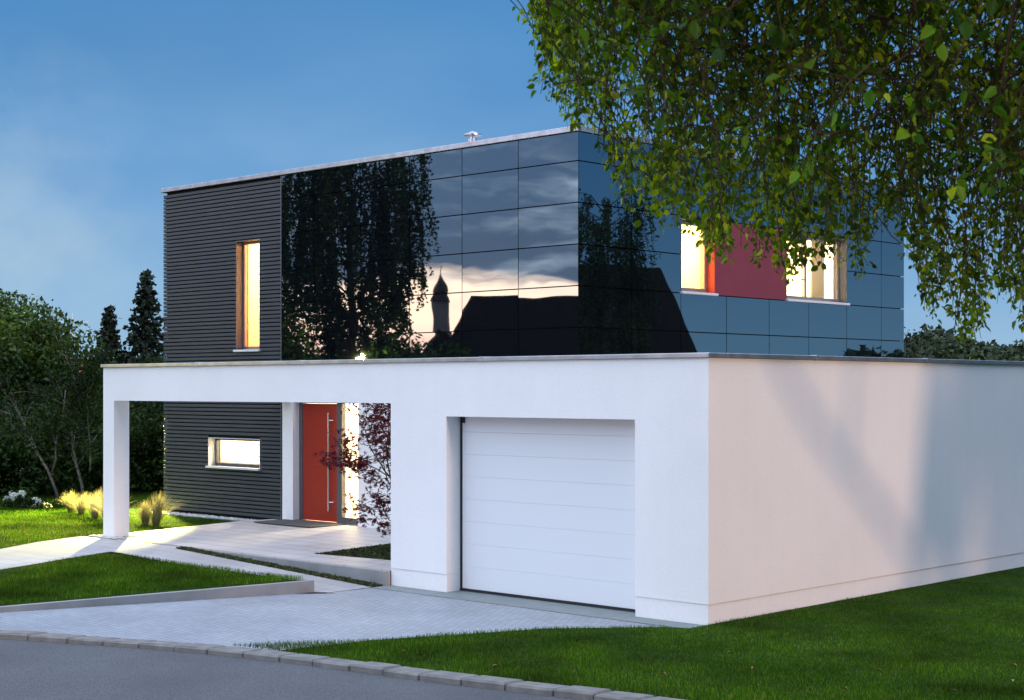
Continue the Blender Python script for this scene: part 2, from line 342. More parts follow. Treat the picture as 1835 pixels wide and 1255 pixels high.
M_['cobble'] = brick_mat('driveway_setts', (0.22, 0.245, 0.275), (0.27, 0.295, 0.325), (0.12, 0.13, 0.14), 1.0, 0.115, 0.085, 0.005, rough=0.55, bump=0.7, rot=R(4), nbump=0.3, nscale=30)
def asphalt():
    m = mat('asphalt', (0.095, 0.10, 0.105), 0.75, bump=0.6, bscale=110, bdist=0.006)
    nt = m.node_tree; n = nt.nodes; l = nt.links; b = n['Principled BSDF']; tc = n.new('ShaderNodeTexCoord')
    a = n.new('ShaderNodeTexNoise'); a.inputs['Scale'].default_value = 85; a.inputs['Detail'].default_value = 2; l.new(tc.outputs['Object'], a.inputs['Vector'])
    c = n.new('ShaderNodeTexNoise'); c.inputs['Scale'].default_value = 0.7; c.inputs['Detail'].default_value = 6; l.new(tc.outputs['Object'], c.inputs['Vector'])
    r = n.new('ShaderNodeValToRGB'); r.color_ramp.elements[0].position = 0.36; r.color_ramp.elements[1].position = 0.66
    r.color_ramp.elements[0].color = (0.026, 0.030, 0.034, 1); r.color_ramp.elements[1].color = (0.098, 0.106, 0.114, 1); l.new(a.outputs[0], r.inputs[0])
    mr = n.new('ShaderNodeMapRange'); mr.inputs['From Min'].default_value = 0.3; mr.inputs['From Max'].default_value = 0.7; mr.inputs['To Min'].default_value = 0.8; mr.inputs['To Max'].default_value = 1.2; l.new(c.outputs[0], mr.inputs[0])
    sc = n.new('ShaderNodeVectorMath'); sc.operation = 'SCALE'; l.new(r.outputs[0], sc.inputs[0]); l.new(mr.outputs[0], sc.inputs['Scale']); l.new(sc.outputs[0], b.inputs['Base Color'])
    return m
M_['asphalt'] = asphalt()
M_['kerb'] = mat('kerb_stone', (0.15, 0.148, 0.14), 0.85, var=0.25, nscale=6, bump=0.5, bscale=50)
def spec(m, v): m.node_tree.nodes['Principled BSDF'].inputs['Specular IOR Level'].default_value = v; return m
M_['grass'] = island_leaf('grass_blade', [(0.0, (0.010, 0.046, 0.003)), (0.5, (0.028, 0.095, 0.005)), (0.90, (0.075, 0.155, 0.009)), (1.0, (0.19, 0.20, 0.05))], 0.55, 0.35, nvar=0.8)
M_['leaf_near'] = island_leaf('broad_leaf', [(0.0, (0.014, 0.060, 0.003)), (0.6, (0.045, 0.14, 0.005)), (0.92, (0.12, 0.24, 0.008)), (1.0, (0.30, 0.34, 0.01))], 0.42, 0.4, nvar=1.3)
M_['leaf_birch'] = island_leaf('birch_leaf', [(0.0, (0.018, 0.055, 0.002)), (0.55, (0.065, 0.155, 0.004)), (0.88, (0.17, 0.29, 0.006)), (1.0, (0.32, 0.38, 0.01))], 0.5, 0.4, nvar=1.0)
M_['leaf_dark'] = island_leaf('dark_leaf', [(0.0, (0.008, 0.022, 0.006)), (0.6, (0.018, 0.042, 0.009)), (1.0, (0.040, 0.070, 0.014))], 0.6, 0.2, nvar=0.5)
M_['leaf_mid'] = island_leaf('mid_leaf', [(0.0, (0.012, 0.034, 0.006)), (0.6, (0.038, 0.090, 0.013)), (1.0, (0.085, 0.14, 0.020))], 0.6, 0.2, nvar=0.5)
M_['needle'] = island_leaf('spruce_needle', [(0.0, (0.005, 0.014, 0.010)), (1.0, (0.014, 0.030, 0.016))], 0.6, 0.0)
M_['maple'] = island_leaf('maple_leaf', [(0.0, (0.06, 0.008, 0.012)), (0.7, (0.12, 0.015, 0.018)), (1.0, (0.22, 0.04, 0.02))], 0.5, 0.3)
M_['straw'] = island_leaf('feather_grass', [(0.0, (0.12, 0.14, 0.05)), (0.5, (0.24, 0.23, 0.11)), (1.0, (0.38, 0.35, 0.20))], 0.7, 0.3)
M_['wood_far'] = island_leaf('far_foliage', [(0.0, (0.016, 0.034, 0.018)), (1.0, (0.040, 0.062, 0.028))], 0.8, 0.0, nvar=0.08)

spec(M_['grass'], 0.04); spec(M_['leaf_dark'], 0.08)
# ------------------------------------------------------------------ foliage primitives
def unit(v): return v / (np.linalg.norm(v, axis=-1, keepdims=True) + 1e-9)
def leaves_arrays(P, D, N, L, Wd, fold=0.25):
    """folded pointed leaves: base P, direction D, normal N, length L, width Wd"""
    n = len(P); D = unit(D); Sd = unit(np.cross(D, N)); N = np.cross(Sd, D); L = np.asarray(L)[:, None]; Wd = np.asarray(Wd)[:, None]
    base = P; tip = P + D*L - N*L*0.12
    l1 = P + D*L*0.30 + Sd*Wd*0.5 + N*Wd*fold; l2 = P + D*L*0.68 + Sd*Wd*0.38 + N*Wd*fold*0.6
    r1 = P + D*L*0.30 - Sd*Wd*0.5 + N*Wd*fold; r2 = P + D*L*0.68 - Sd*Wd*0.38 + N*Wd*fold*0.6
    V = np.stack([base, l1, l2, tip, r2, r1], 1).reshape(-1, 3); b = (np.arange(n)*6)[:, None]
    Fq = np.concatenate([b + [0, 1, 2, 3], b + [0, 3, 4, 5]], 1).reshape(-1, 4)
    return V, Fq
def quad_leaves(P, size, flat=0.0):
    """simple rhombic leaf clumps, random orientation"""
    n = len(P); A = unit(rng.normal(size=(n, 3)) * [1, 1, 1 - flat]); B = unit(np.cross(A, rng.normal(size=(n, 3))))
    s = (np.asarray(size) * np.ones(n))[:, None]
    V = np.stack([P - A*s*0.5, P + B*s*0.3, P + A*s*0.5, P - B*s*0.3], 1).reshape(-1, 3)
    return V, np.arange(n*4).reshape(-1, 4)
def crown_points(c, rad, n, clumps, spread=0.28, shell=0.55):
    d = unit(rng.normal(size=(clumps, 3))); r = shell + (1-shell)*rng.random((clumps, 1))
    cc = np.array(c) + d * r * np.array(rad)
    k = rng.integers(0, clumps, n); sz = rng.uniform(0.6, 1.4, clumps)[k][:, None]
    g = rng.normal(size=(n, 3)); g = g / np.maximum(1, np.linalg.norm(g, axis=1, keepdims=True)/1.6)
    return cc[k] + g * spread * np.mean(rad) * sz * [1, 1, 0.75]

# ================================================================== SETTING
def sheet(name, poly, m, z, label=None, thick=None, kind='structure'):
    mb = MB()
    n = len(poly); zz = z if isinstance(z, (list, tuple)) else [z]*n
    if thick: mb.prism(poly, [q - thick for q in zz], list(zz))
    else: mb.add([(p[0], p[1], q) for p, q in zip(poly, zz)], [tuple(range(n))])
    o = mb.build(name, m)
    me = o.data
    if not thick and me.polygons[0].normal.z < 0: me.flip_normals()
    return tag(o, label, kind=kind)
# ground to the horizon
gb = MB(); gv = []
G = 3000
gb.add([(-G, -G, -0.12), (G, -G, -0.12), (G, G, -0.12), (-G, G, -0.12)], [(0, 1, 2, 3)])
tag(gb.build('ground', M_['ground']), kind='structure')
# kerb line (z = 0 top) as a gentle curve
KX = np.array([-40, -22, -14, -9, -5.72, -2.69, 0.10, 2.35, 5.0, 8.0, 12.0, 20.0, 40.0]); KY = np.array([-24.5, -14.5, -10.0, -7.35, -5.80, -4.62, -4.10, -3.66, -3.40, -3.25, -3.3, -4.2, -9.0])
def cr(x):
    i = int(np.clip(np.searchsorted(KX, x) - 1, 0, len(KX)-2)); t = (x - KX[i])/(KX[i+1]-KX[i])
    mslope = np.gradient(KY, KX); h = KX[i+1]-KX[i]
    return (2*t**3-3*t**2+1)*KY[i] + (t**3-2*t**2+t)*h*mslope[i] + (-2*t**3+3*t**2)*KY[i+1] + (t**3-t**2)*h*mslope[i+1]
kxs = np.concatenate([np.arange(-40, -12, 0.8), np.arange(-12, 14, 0.4), np.arange(14, 40.1, 0.8)]); kys = np.array([cr(x) for x in kxs])
rv = [(x, y - 0.24, -0.05) for x, y in zip(kxs, kys)] + [(x, y - 22.0, -0.06) for x, y in zip(kxs, kys)]
m_ = len(kxs); rb = MB(); rb.add(rv, [(i, m_ + i, m_ + i + 1, i + 1) for i in range(m_ - 1)])
road = rb.build('road', M_['asphalt']); tag(road, kind='structure')
kb = MB(); s_acc = -12.5
while s_acc < 13:
    L = random.uniform(0.40, 0.50); x0, x1 = s_acc + 0.012, s_acc + L - 0.012
    y0, y1 = cr(x0), cr(x1); dz = random.uniform(-0.008, 0.008); j = random.uniform(-0.012, 0.012)
    poly = [(x0, y0 - 0.26 + j), (x1, y1 - 0.26 + j), (x1 + 0.02, y1 + 0.0), (x0 + 0.02, y0 + 0.0)]
    b = 0.018; mid = [(x0+b, y0-0.26+j+b), (x1-b, y1-0.26+j+b), (x1-b+0.02, y1-b), (x0+b+0.02, y0-b)]
    bI = len(kb.v); zt = 0.018 + dz
    kb.add([(p[0], p[1], -0.1) for p in poly] + [(p[0], p[1], zt - b) for p in poly] + [(p[0], p[1], zt + random.uniform(-.003, .003)) for p in mid],
           [(0,1,5,4), (1,2,6,5), (2,3,7,6), (3,0,4,7), (4,5,9,8), (5,6,10,9), (6,7,11,10), (7,4,8,11), (8,9,10,11)])
    s_acc += L
kb.box(-12.5, -12.4, -9, -8.9, -0.1, -0.09)
tag(kb.build('kerb', M_['kerb']), kind='structure')
# driveway of setts
DRIVE = [(-5.66, -1.22), (-6.98, -5.02), (-7.45, -6.55), (-5.72, -5.80), (-4.2, -5.17), (-2.69, -4.62), (-2.2, -4.50), (-2.05, -3.3), (-1.2, -1.4), (-0.3, -0.4), (0.0, -0.36), (-4.33, -0.36), (-5.46, -0.36), (-5.5, -1.22)]
sheet('driveway', DRIVE, M_['cobble'], 0.002)
dr2 = MB(); dr2.box(-5.44, 0.0, -0.355, 0.0, -0.1, 0.010); dr2.box(-4.335, -1.085, 0.0, 0.27, -0.1, 0.010)
tag(dr2.build('garage_threshold', mat('threshold_concrete', (0.17, 0.20, 0.20), 0.6, var=0.12, nscale=5)), kind='structure')
# terrace (raised slab) with the notch of the planting bed
ZT0, ZT1 = 0.215, 0.275
def zt(y): return ZT0 + (ZT1 - ZT0) * max(0, min(1, y/3.8))
TP = [(-10.25, -0.03), (-5.45, -0.03), (-5.45, 0.78), (-6.35, 0.80), (-7.90, 0.62), (-8.04, 2.35), (-5.45, 2.6), (-5.45, 3.95), (-12.95, 3.95), (-13.15, 3.2), (-12.9, 0.35), (-12.75, -0.03)]
sheet('terrace', TP, M_['paving'], [zt(p[1]) for p in TP], thick=0.30)
ed = MB(); ed.box(-10.3, -5.445, -0.09, -0.033, -0.1, 0.205); tag(ed.build('terrace_edge', M_['concrete']), kind='structure')
bd = MB(); BED = [(-5.46, 0.79), (-6.35, 0.81), (-7.88, 0.64), (-8.02, 2.34), (-5.46, 2.59)]
sheet('planting_bed', BED, M_['soil'], [zt(p[1]) - 0.03 for p in BED])
# sloping path between driveway and terrace, then towards the street
PA = [(-5.50, -0.30), (-10.25, -0.14), (-12.75, -0.03), (-13.1, -0.2), (-12.5, -1.6), (-11.6, -4.0), (-10.6, -7.5), (-8.9, -7.0), (-9.75, -4.0), (-10.52, -1.28), (-5.60, -1.22)]
def zp(x, y):
    z = 0.205 * min(1, max(0, (-5.5 - x)/4.7)); 
    if y < -1.3: z = 0.205 * (1 - min(1, (-1.3 - y)/6.0))
    return z + 0.004
paf = MB()
# strips: the ramp, then the leg towards the street
rx = [-5.50, -6.5, -7.5, -8.5, -9.5, -10.25, -10.55]
for a, b in zip(rx[:-1], rx[1:]):
    paf.add([(a, -0.28 if a > -10.2 else -0.10, zp(a, -1)), (b, -0.28 if b > -10.2 else -0.10, zp(b, -1)), (b, -1.25, zp(b, -1)), (a, -1.25, zp(a, -1))], [(0, 1, 2, 3)])
paf.add([(-10.55, -0.10, zp(-10.6, -1)), (-12.75, -0.04, 0.209), (-13.12, -0.2, 0.209), (-12.75, -1.25, 0.209), (-10.55, -1.25, zp(-10.6, -1))], [(0, 1, 2, 3, 4)])
ly = [-1.25, -2.2, -3.5, -5.0, -7.3]; lx = [(-12.75, -10.55), (-12.35, -10.35), (-11.8, -10.02), (-11.1, -9.55), (-10.3, -8.9)]
for i in range(4):
    (a0, b0), (a1, b1) = lx[i], lx[i+1]; paf.add([(a0, ly[i], zp(-11, ly[i])), (a1, ly[i+1], zp(-11, ly[i+1])), (b1, ly[i+1], zp(-11, ly[i+1])), (b0, ly[i], zp(-11, ly[i]))], [(0, 1, 2, 3)])
pa = paf.build('path', M_['path']); tag(pa, kind='structure')
for p in pa.data.polygons:
    pass
# soil strip at the foot of the terrace edge
ss = MB()
for a, b in zip(rx[:-2], rx[1:-1]):
    ss.add([(a, -0.09, zp(a, -1)-0.03), (b, -0.09, zp(b, -1)-0.03), (b, -0.29, zp(b, -1)-0.015), (a, -0.29, zp(a, -1)-0.015)], [(0, 1, 2, 3)])
tag(ss.build('soil_strip', M_['soil']), kind='structure')
# raised small lawn with concrete retaining edge
L2 = [(-5.75, -1.28), (-10.50, -1.32), (-10.30, -2.2), (-9.97, -3.5), (-9.5, -5.0), (-8.85, -7.1), (-7.50, -6.45), (-7.05, -5.02)]
L2Z = [0.15, 0.185, 0.18, 0.15, 0.12, 0.04, 0.035, 0.055]
sheet('small_lawn', L2, M_['lawn_soil'], L2Z, thick=0.25)
re_ = MB(); re_.prism([(-5.64, -1.20), (-5.74, -1.24), (-7.04, -5.02), (-7.50, -6.5), (-7.40, -6.52), (-6.95, -5.02)], -0.1, [0.165, 0.165, 0.068, 0.03, 0.03, 0.068])
re_.prism([(-5.64, -1.20), (-5.74, -1.24), (-6.6, -1.26), (-6.6, -1.20)], -0.1, [0.163, 0.163, 0.165, 0.165])
tag(re_.build('retaining_edge', M_['concrete']), kind='structure')
sheet('soil_patch', [(-5.62, -1.19), (-5.35, -1.05), (-5.56, -1.30), (-5.70, -1.5)], M_['soil'], 0.012)
# large lawn left of the terrace and lawn right of the drive
L1 = [(-12.97, 0.35), (-13.2, 3.2), (-13.05, 3.62), (-16.7, 3.62), (-16.9, 9), (-60, 12), (-60, -22), (-10.5, -7.6), (-11.2, -5.0), (-11.9, -3.5), (-12.45, -2.2), (-12.85, -1.25), (-13.25, -0.2), (-13.0, 0.2)]
sheet('left_lawn', L1, M_['lawn_soil'], [0.19, 0.20, 0.21, 0.20, 0.2, 0.15, -0.05, -0.02, 0.08, 0.12, 0.16, 0.19, 0.19, 0.19])
L3 = [(0.0, -0.36), (-0.3, -0.42), (-1.2, -1.42), (-2.05, -3.32), (-2.25, -4.52)] + [(x, cr(x) + 0.01) for x in (-1.5, -0.5, 0.1, 1, 2, 3.5, 5, 6.5, 8, 12, 20, 40)] + [(60, 40), (-4, 40), (0, 12.2)]
sheet('right_lawn', L3, M_['lawn_soil'], [0.02, 0.01, 0.01, 0.005, 0.005] + [0.005]*12 + [0.05, 0.05, 0.045])
gp = MB(); gp.prism([(-13.02, -0.12), (-12.3, -0.16), (-12.15, 0.0), (-12.2, 0.42), (-12.98, 0.5)], 0.18, 0.222); tag(gp.build('gravel', M_['gravel']), kind='structure')
gp = MB(); gp.box(-16.75, -12.98, 3.50, 3.80, 0.1, 0.225); tag(gp.build('gravel', M_['gravel']), kind='structure')
# pebbles strewn on both gravel patches
def pebbles(n, fx, name, label):
    V = []; Fc = []
    for i in range(n):
        x, y, z, s = fx(); k = len(V)
        for sx, sy, sz in ((1,0,0),(0,1,0),(-1,0,0),(0,-1,0),(0,0,1)): V.append((x + sx*s*random.uniform(.7,1.1), y + sy*s*random.uniform(.7,1.1), z + sz*s*0.6))
        for a, b in ((0,1),(1,2),(2,3),(3,0)): Fc.append((k+a, k+b, k+4))
    return tag(from_arrays(name, V, Fc, mat('pebble', (0.42, 0.41, 0.39), 0.8, var=0.4, nscale=8), smooth=False), label, 'pebbles', kind='stuff')
def f1():
    if random.random() < 0.6: return random.uniform(-16.7, -13.05), random.uniform(3.48, 3.78), 0.226, random.uniform(.015, .04)
    return random.uniform(-13.0, -12.2), random.choice([random.uniform(-.14, -.02), random.uniform(-.14, .35)]), 0.223, random.uniform(.012, .03)
pebbles(1400, f1, 'pebbles', 'pale grey pebbles along the dark cladding and round the white pier')

# ================================================================== GARAGE with pergola frame
GAR = empty('garage', (0, 0, 0))
tag(GAR, 'white rendered flat garage with sectional door and long open entrance frame on its left', 'garage')
gw = MB()
DO = (-4.335, -1.085, -0.2, 2.37)
wall_holes(gw, 'y', 0.0, 0.30, -12.75, 0.0, 0.25, 3.10, [(-12.42, -5.44, -0.2, 2.54), (DO[0], DO[1], -0.2, DO[3])])
gwo = gw.build('front_wall', M_['stucco'], GAR)
sw = MB(); wall_holes(sw, 'x', 0.0, -0.30, 0.30, 12.0, 0.25, 3.10, []); sw.build('side_wall', M_['stucco'], GAR)
sw = MB(); sw.box(-5.44, -5.14, 0.303, 12.0, -0.1, 3.10); sw.box(-5.137, -0.303, 11.7, 12.0, -0.1, 3.10); sw.build('rear_wall', M_['stucco'], GAR)
# plinth, set back 8 mm
pl = MB(); e = 0.008
pl.box(-5.44 , DO[0], e, 0.297, -0.1, 0.247); pl.box(DO[1], -e, e, 0.297, -0.1, 0.247); pl.box(-0.292, -e, 0.297, 11.99, -0.1, 0.247)
pl.build('plinth', M_['stucco'], GAR)
pf = MB(); pf.box(-12.75, -12.42, 0.0, 0.30, 0.15, 0.25); pf.build('pier_foot', M_['stucco'], GAR)
rb_ = MB(); rb_.box(-12.75, -12.42, 0.303, 3.79, 2.54, 3.10); rb_.build('return_beam', M_['stucco'], GAR)
rf = MB(); rf.box(-5.13, -0.31, 0.31, 11.69, 2.80, 2.90); rf.build('roof', M_['gravel'], GAR)
# inner shell so the door is backed
inn = MB(); inn.box(-5.0, -0.4, 0.45, 0.5, -0.1, 2.75); inn.build('inner_partition', M_['backing'], GAR)
# zinc coping with seams and drip lip
cp = MB(); t = 0.055; o_ = 0.035
def coping(mb, x0, x1, y0, y1, z): mb.bbox(x0, x1, y0, y1, z, z + t, 0.006)
coping(cp, -12.75 - o_, o_, -o_, 0.30 + o_, 3.102); coping(cp, -0.30 - o_, o_, 0.30 + o_ + .002, 12.03, 3.102)
coping(cp, -5.475, -5.10, 0.30 + o_ + .002, 3.78, 3.102); coping(cp, -12.785, -12.385, 0.30 + o_ + .002, 3.78, 3.102)
cpo = cp.build('coping', M_['zinc'], GAR)
for x in (-10.0, -7.43, -3.65): MB().bbox(x - 0.03, x + 0.03, -o_ - 0.004, 0.30, 3.098, 3.162, 0.003).build('coping_seam', M_['zinc'], GAR)
for y in (2.25, 5.05, 8.2): MB().bbox(-0.30, o_ + 0.004, y - 0.03, y + 0.03, 3.098, 3.162, 0.003).build('coping_seam', M_['zinc'], GAR)
# sectional door: eight sections, seams open between them
gd = empty('garage_door'); gd.parent = GAR
zs = 0.045; n_sec = 8; hh = [0.317]*n_sec
zcur = zs
for k in range(n_sec):
    z1 = min(zcur + 0.302, 2.40) if k < n_sec - 1 else 2.42
    d = MB(); d.bbox(-4.30, -1.087, 0.270, 0.31, zcur + 0.0005, z1 - 0.0005, 0.0028); d.build('door_section', M_['garage_door'], gd); zcur = z1
d = MB(); d.box(-4.334, -4.303, 0.262, 0.31, 0.012, 2.369); d.build('side_seal', M_['rubber'], gd)
d = MB(); d.box(-4.334, -1.086, 0.255, 0.312, 0.011, 0.044); d.build('bottom_seal', M_['rubber'], gd)
d = MB(); d.bbox(-4.295, -4.24, 0.235, 0.268, 2.28, 2.36, 0.005); d.tube([(-4.267, 0.235, 2.30), (-4.267, 0.225, 2.30)], 0.012, 10); d.build('key_switch', M_['rubber'], gd)

# ================================================================== HOUSE
HX0, HX1, HY0, HY1, ZB, ZTOP = -16.58, -5.30, 3.80, 13.80, 0.25, 6.76
XG = -12.72        # cladding / glass boundary
HOUSE = empty('house', (0, 0, 0))
tag(HOUSE, 'two-storey flat-roofed house in black glass panels and dark slatted boards with a red front door', 'house')
TALL = (-14.12, -13.37, 3.50, 5.61); LOW = (-15.03, -13.37, 1.22, 1.775)
W1 = (6.42, 7.37, 4.385, 5.61); W2 = (9.57, 11.63, 4.385, 5.61)
DX0, DX1, DZ1 = -12.37, -10.54, 2.52
hw = MB()
wall_holes(hw, 'y', HY0 + 0.055, HY0 + 0.30, HX0 + 0.05, HX1 - 0.05, 0.0, ZTOP, [TALL, LOW, (DX0 - 0.0, DX1, -0.1, DZ1)])
hw.build('front_wall', M_['backing'], HOUSE)
hw = MB(); wall_holes(hw, 'x', HX1 - 0.055, HX1 - 0.30, HY0 + 0.303, HY1 - 0.05, 0.0, ZTOP, [W1, W2]); hw.build('side_wall', M_['backing'], HOUSE)
hw = MB(); hw.box(HX0 + 0.05, HX1 - 0.05, HY1 - 0.35, HY1 - 0.053, 0, ZTOP); hw.box(HX0 + 0.053, HX0 + 0.35, HY0 + 0.303, HY1 - 0.353, 0, ZTOP); hw.build('rear_wall', M_['slat'], HOUSE)
rf = MB(); rf.box(HX0 + 0.36, HX1 - 0.36, HY0 + 0.36, HY1 - 0.36, 6.60, 6.70); rf.build('roof', M_['gravel'], HOUSE)
# slatted cladding: one mesh of horizontal boards
cl = MB(); pitch = 0.0775; z = ZB + 0.03
while z + 0.058 < ZTOP - 0.01:
    spans = [(HX0, XG - 0.012)]
    for h in (TALL, LOW):
        if z + 0.055 > h[2] and z < h[3]: spans = [(HX0, h[0]), (h[1], XG - 0.012)]
    for a, b in spans:
        j = random.uniform(-0.0015, 0.0015)
        # board with a slanted lower edge
        cl.add([(a, 3.80+j, z+0.008), (b, 3.80+j, z+0.008), (b, 3.80+j, z+0.062), (a, 3.80+j, z+0.062), (a, 3.838, z), (b, 3.838, z), (b, 3.838, z+0.062), (a, 3.838, z+0.062)],
               [(0,1,2,3), (1,5,6,2), (3,2,6,7), (0,4,5,1), (4,0,3,7), (5,4,7,6)])
    cl.box(HX0, HX0 + 0.038, 3.842, HY1, z, z + 0.058)
    z += pitch
cl.build('slat_cladding', M_['slat'], HOUSE)
# inner corner trims
tr = MB(); tr.box(XG - 0.010, XG + 0.012, 3.795, 3.85, ZB, ZTOP); tr.build('corner_trim', M_['grey_frame'], HOUSE)
# base flashing under boards
# white ground floor pier beside the door and white wall right of it
wp = MB(); wp.box(XG + 0.04, DX0 + 0.004, HY0, HY0 + 0.155, 0.20, 3.02); wp.build('entrance_pier', M_['stucco'], HOUSE)
wp = MB(); wp.box(DX0, DX1, HY0 + 0.02, HY0 + 0.155, DZ1, 3.02); wp.box(DX1 - 0.003, -5.446, HY0 + 0.02, HY0 + 0.10, 0.20, 3.02); wp.build('entrance_wall', M_['stucco'], HOUSE)
# glass panels -- each one a part
rows = [3.06, 3.70, 4.35, 5.00, 5.65, 6.30, 6.755]; g = 0.007; gz = 0.009
cols = [XG + 0.012, -11.745, -10.455, -9.165, -7.875, -6.585, HX1]
for i in range(6):
    for j in range(6):
        a, b, c, d_ = cols[i] + g, cols[i+1] - (g if i < 5 else 0.004), rows[j] + gz, rows[j+1] - gz
        tl = [random.uniform(-0.0012, 0.0012) for _ in range(3)]
        p = MB(); p.add([(a, 3.80 + tl[0], c), (b, 3.80 + tl[1], c), (b, 3.80 + tl[2], d_), (a, 3.80 + tl[0] + tl[2] - tl[1], d_), (a, 3.83, c), (b, 3.83, c), (b, 3.83, d_), (a, 3.83, d_)],
                        [(0,1,2,3), (1,5,6,2), (3,2,6,7), (0,4,5,1), (4,0,3,7), (5,4,7,6)])
        p.build('glass_panel', M_['glass'], HOUSE)
ycol = [3.812, 5.11, 6.42, 7.72, 9.02, 10.31, 11.63, 12.91, HY1]
def side_panel(y0, y1, z0, z1, m=None, name='glass_panel'):
    tl = [random.uniform(-0.0012, 0.0012) for _ in range(3)]
    a, b, c, d_ = y0 + g, y1 - g, z0 + gz, z1 - gz; X = HX1
    p = MB(); p.add([(X + tl[0], a, c), (X + tl[1], b, c), (X + tl[2], b, d_), (X + tl[0] + tl[2] - tl[1], a, d_), (X-.03, a, c), (X-.03, b, c), (X-.03, b, d_), (X-.03, a, d_)],
                    [(0,1,2,3), (1,5,6,2), (3,2,6,7), (0,4,5,1), (4,0,3,7), (5,4,7,6)])
    return p.build(name, m or M_['glass'], HOUSE)
for i in range(8):
    for j in range(6):
        if j in (2, 3) and 2 <= i <= 5: continue
        side_panel(ycol[i], ycol[i+1], rows[j], rows[j+1])
side_panel(7.37, 9.57, 4.35, 5.65, M_['red_panel'], 'red_panel')
# coping of the main roof
cp = MB(); zc = 6.758; tt = 0.085
cp.bbox(HX0 - 0.04, HX1 + 0.045, HY0 - 0.045, HY0 + 0.33, zc, zc + tt, 0.006); cp.bbox(HX1 - 0.33, HX1 + 0.045, HY0 + 0.332, HY1 + 0.04, zc, zc + tt, 0.006)
cp.bbox(HX0 - 0.04, HX0 + 0.33, HY0 + 0.332, HY1 + 0.04, zc, zc + tt, 0.006); cp.bbox(HX0 + 0.332, HX1 - 0.332, HY1 - 0.3, HY1 + 0.04, zc, zc + tt, 0.006)
cp.build('coping', M_['zinc'], HOUSE)
# flue on the roof, low roof hatch and a cable stub
fl = MB(); c = (-9.02, 5.2, 0); fl.lathe([(0.085, 6.68), (0.085, 7.20)], c, 18); fl.lathe([(0.10, 7.06), (0.10, 7.09)], c, 18)
fl.lathe([(0.05, 7.20), (0.05, 7.26)], c, 12); fl.lathe([(0.17, 7.26), (0.17, 7.28), (0.06, 7.33)], c, 20); fl.build('flue', M_['steel'], HOUSE)
fl = MB(); fl.lathe([(0.13, 6.68), (0.13, 7.02), (0.09, 7.07)], (-9.95, 5.9, 0), 16); fl.build('roof_vent', M_['rubber'], HOUSE)
# windows
def frame_y(mb, a0, a1, z0, z1, y0, y1, w, mull=()):
    mb.box(a0, a1, y0, y1, z0, z0 + w); mb.box(a0, a1, y0, y1, z1 - w, z1); mb.box(a0, a0 + w, y0, y1, z0 + w, z1 - w); mb.box(a1 - w, a1, y0, y1, z0 + w, z1 - w)
    for m in mull: mb.box(m - w/2, m + w/2, y0, y1, z0 + w, z1 - w)
def frame_x(mb, a0, a1, z0, z1, x0, x1, w, mull=()):
    mb.box(x0, x1, a0, a1, z0, z0 + w); mb.box(x0, x1, a0, a1, z1 - w, z1); mb.box(x0, x1, a0, a0 + w, z0 + w, z1 - w); mb.box(x0, x1, a1 - w, a1, z0 + w, z1 - w)
    for m in mull: mb.box(x0, x1, m - w/2, m + w/2, z0 + w, z1 - w)
def win_y(h, w, depth, reveal_m, frame_m, sill_out=0.05, sill_m=None):
    a0, a1, z0, z1 = h; root = MB(); frame_y(root, a0 + .003, a1 - .003, z0 + .003, z1 - .003, HY0 + depth, HY0 + depth + 0.07, w)
    wi = root.build('window', frame_m, HOUSE)
    p = MB(); p.box(a0 + w, a1 - w, HY0 + depth + 0.03, HY0 + depth + 0.036, z0 + w, z1 - w); p.build('pane', M_['pane'], wi)
    r = MB(); r.box(a0 - .001, a0 + .012, HY0 - 0.004, HY0 + depth - .002, z0, z1); r.box(a1 - .012, a1 + .001, HY0 - 0.004, HY0 + depth - .002, z0, z1); r.box(a0 + .012, a1 - .012, HY0 - 0.004, HY0 + depth - .002, z1 - .012, z1 + .001)
    r.build('reveal', reveal_m, wi)
    s = MB(); s.bbox(a0 - 0.035, a1 + 0.02, HY0 - sill_out, HY0 + depth - .002, z0 - 0.045, z0 - 0.004, 0.004); s.build('sill', sill_m or M_['sill'], wi)
    return wi
win_y(TALL, 0.06, 0.16, M_['grey_frame'], M_['alu_frame'])
win_y(LOW, 0.05, 0.16, M_['sill'], M_['grey_frame'])
def win_x(h, w, depth, reveal_m, mull):
    a0, a1, z0, z1 = h; X = HX1 - depth; root = MB(); frame_x(root, a0 + .003, a1 - .003, z0 + .003, z1 - .003, X - 0.07, X, w, mull)
    wi = root.build('window', M_['alu_frame'], HOUSE)
    p = MB(); p.box(X - 0.045, X - 0.04, a0 + w, a1 - w, z0 + w, z1 - w); p.build('pane', M_['pane'], wi)
    r = MB(); r.box(X + .002, HX1 + .004, a0 - .001, a0 + .012, z0, z1); r.box(X + .002, HX1 + .004, a0 + .012, a1 - .012, z1 - .012, z1 + .001); r.build('reveal', M_['grey_frame'], wi)
    r = MB(); r.box(X + .002, HX1 + .004, a1 - .012, a1 + .001, z0, z1); r.build('reveal', reveal_m, wi)
    s = MB(); s.bbox(X + .002, HX1 + 0.05, a0 - 0.01, a1 + 0.05, z0 - 0.045, z0 - 0.004, 0.004); s.build('sill', M_['sill'], wi)
win_x(W1, 0.075, 0.16, M_['red_reveal'], ())
win_x(W2, 0.075, 0.16, M_['grey_frame'], ((9.57 + 11.63)/2 - 0.15,))
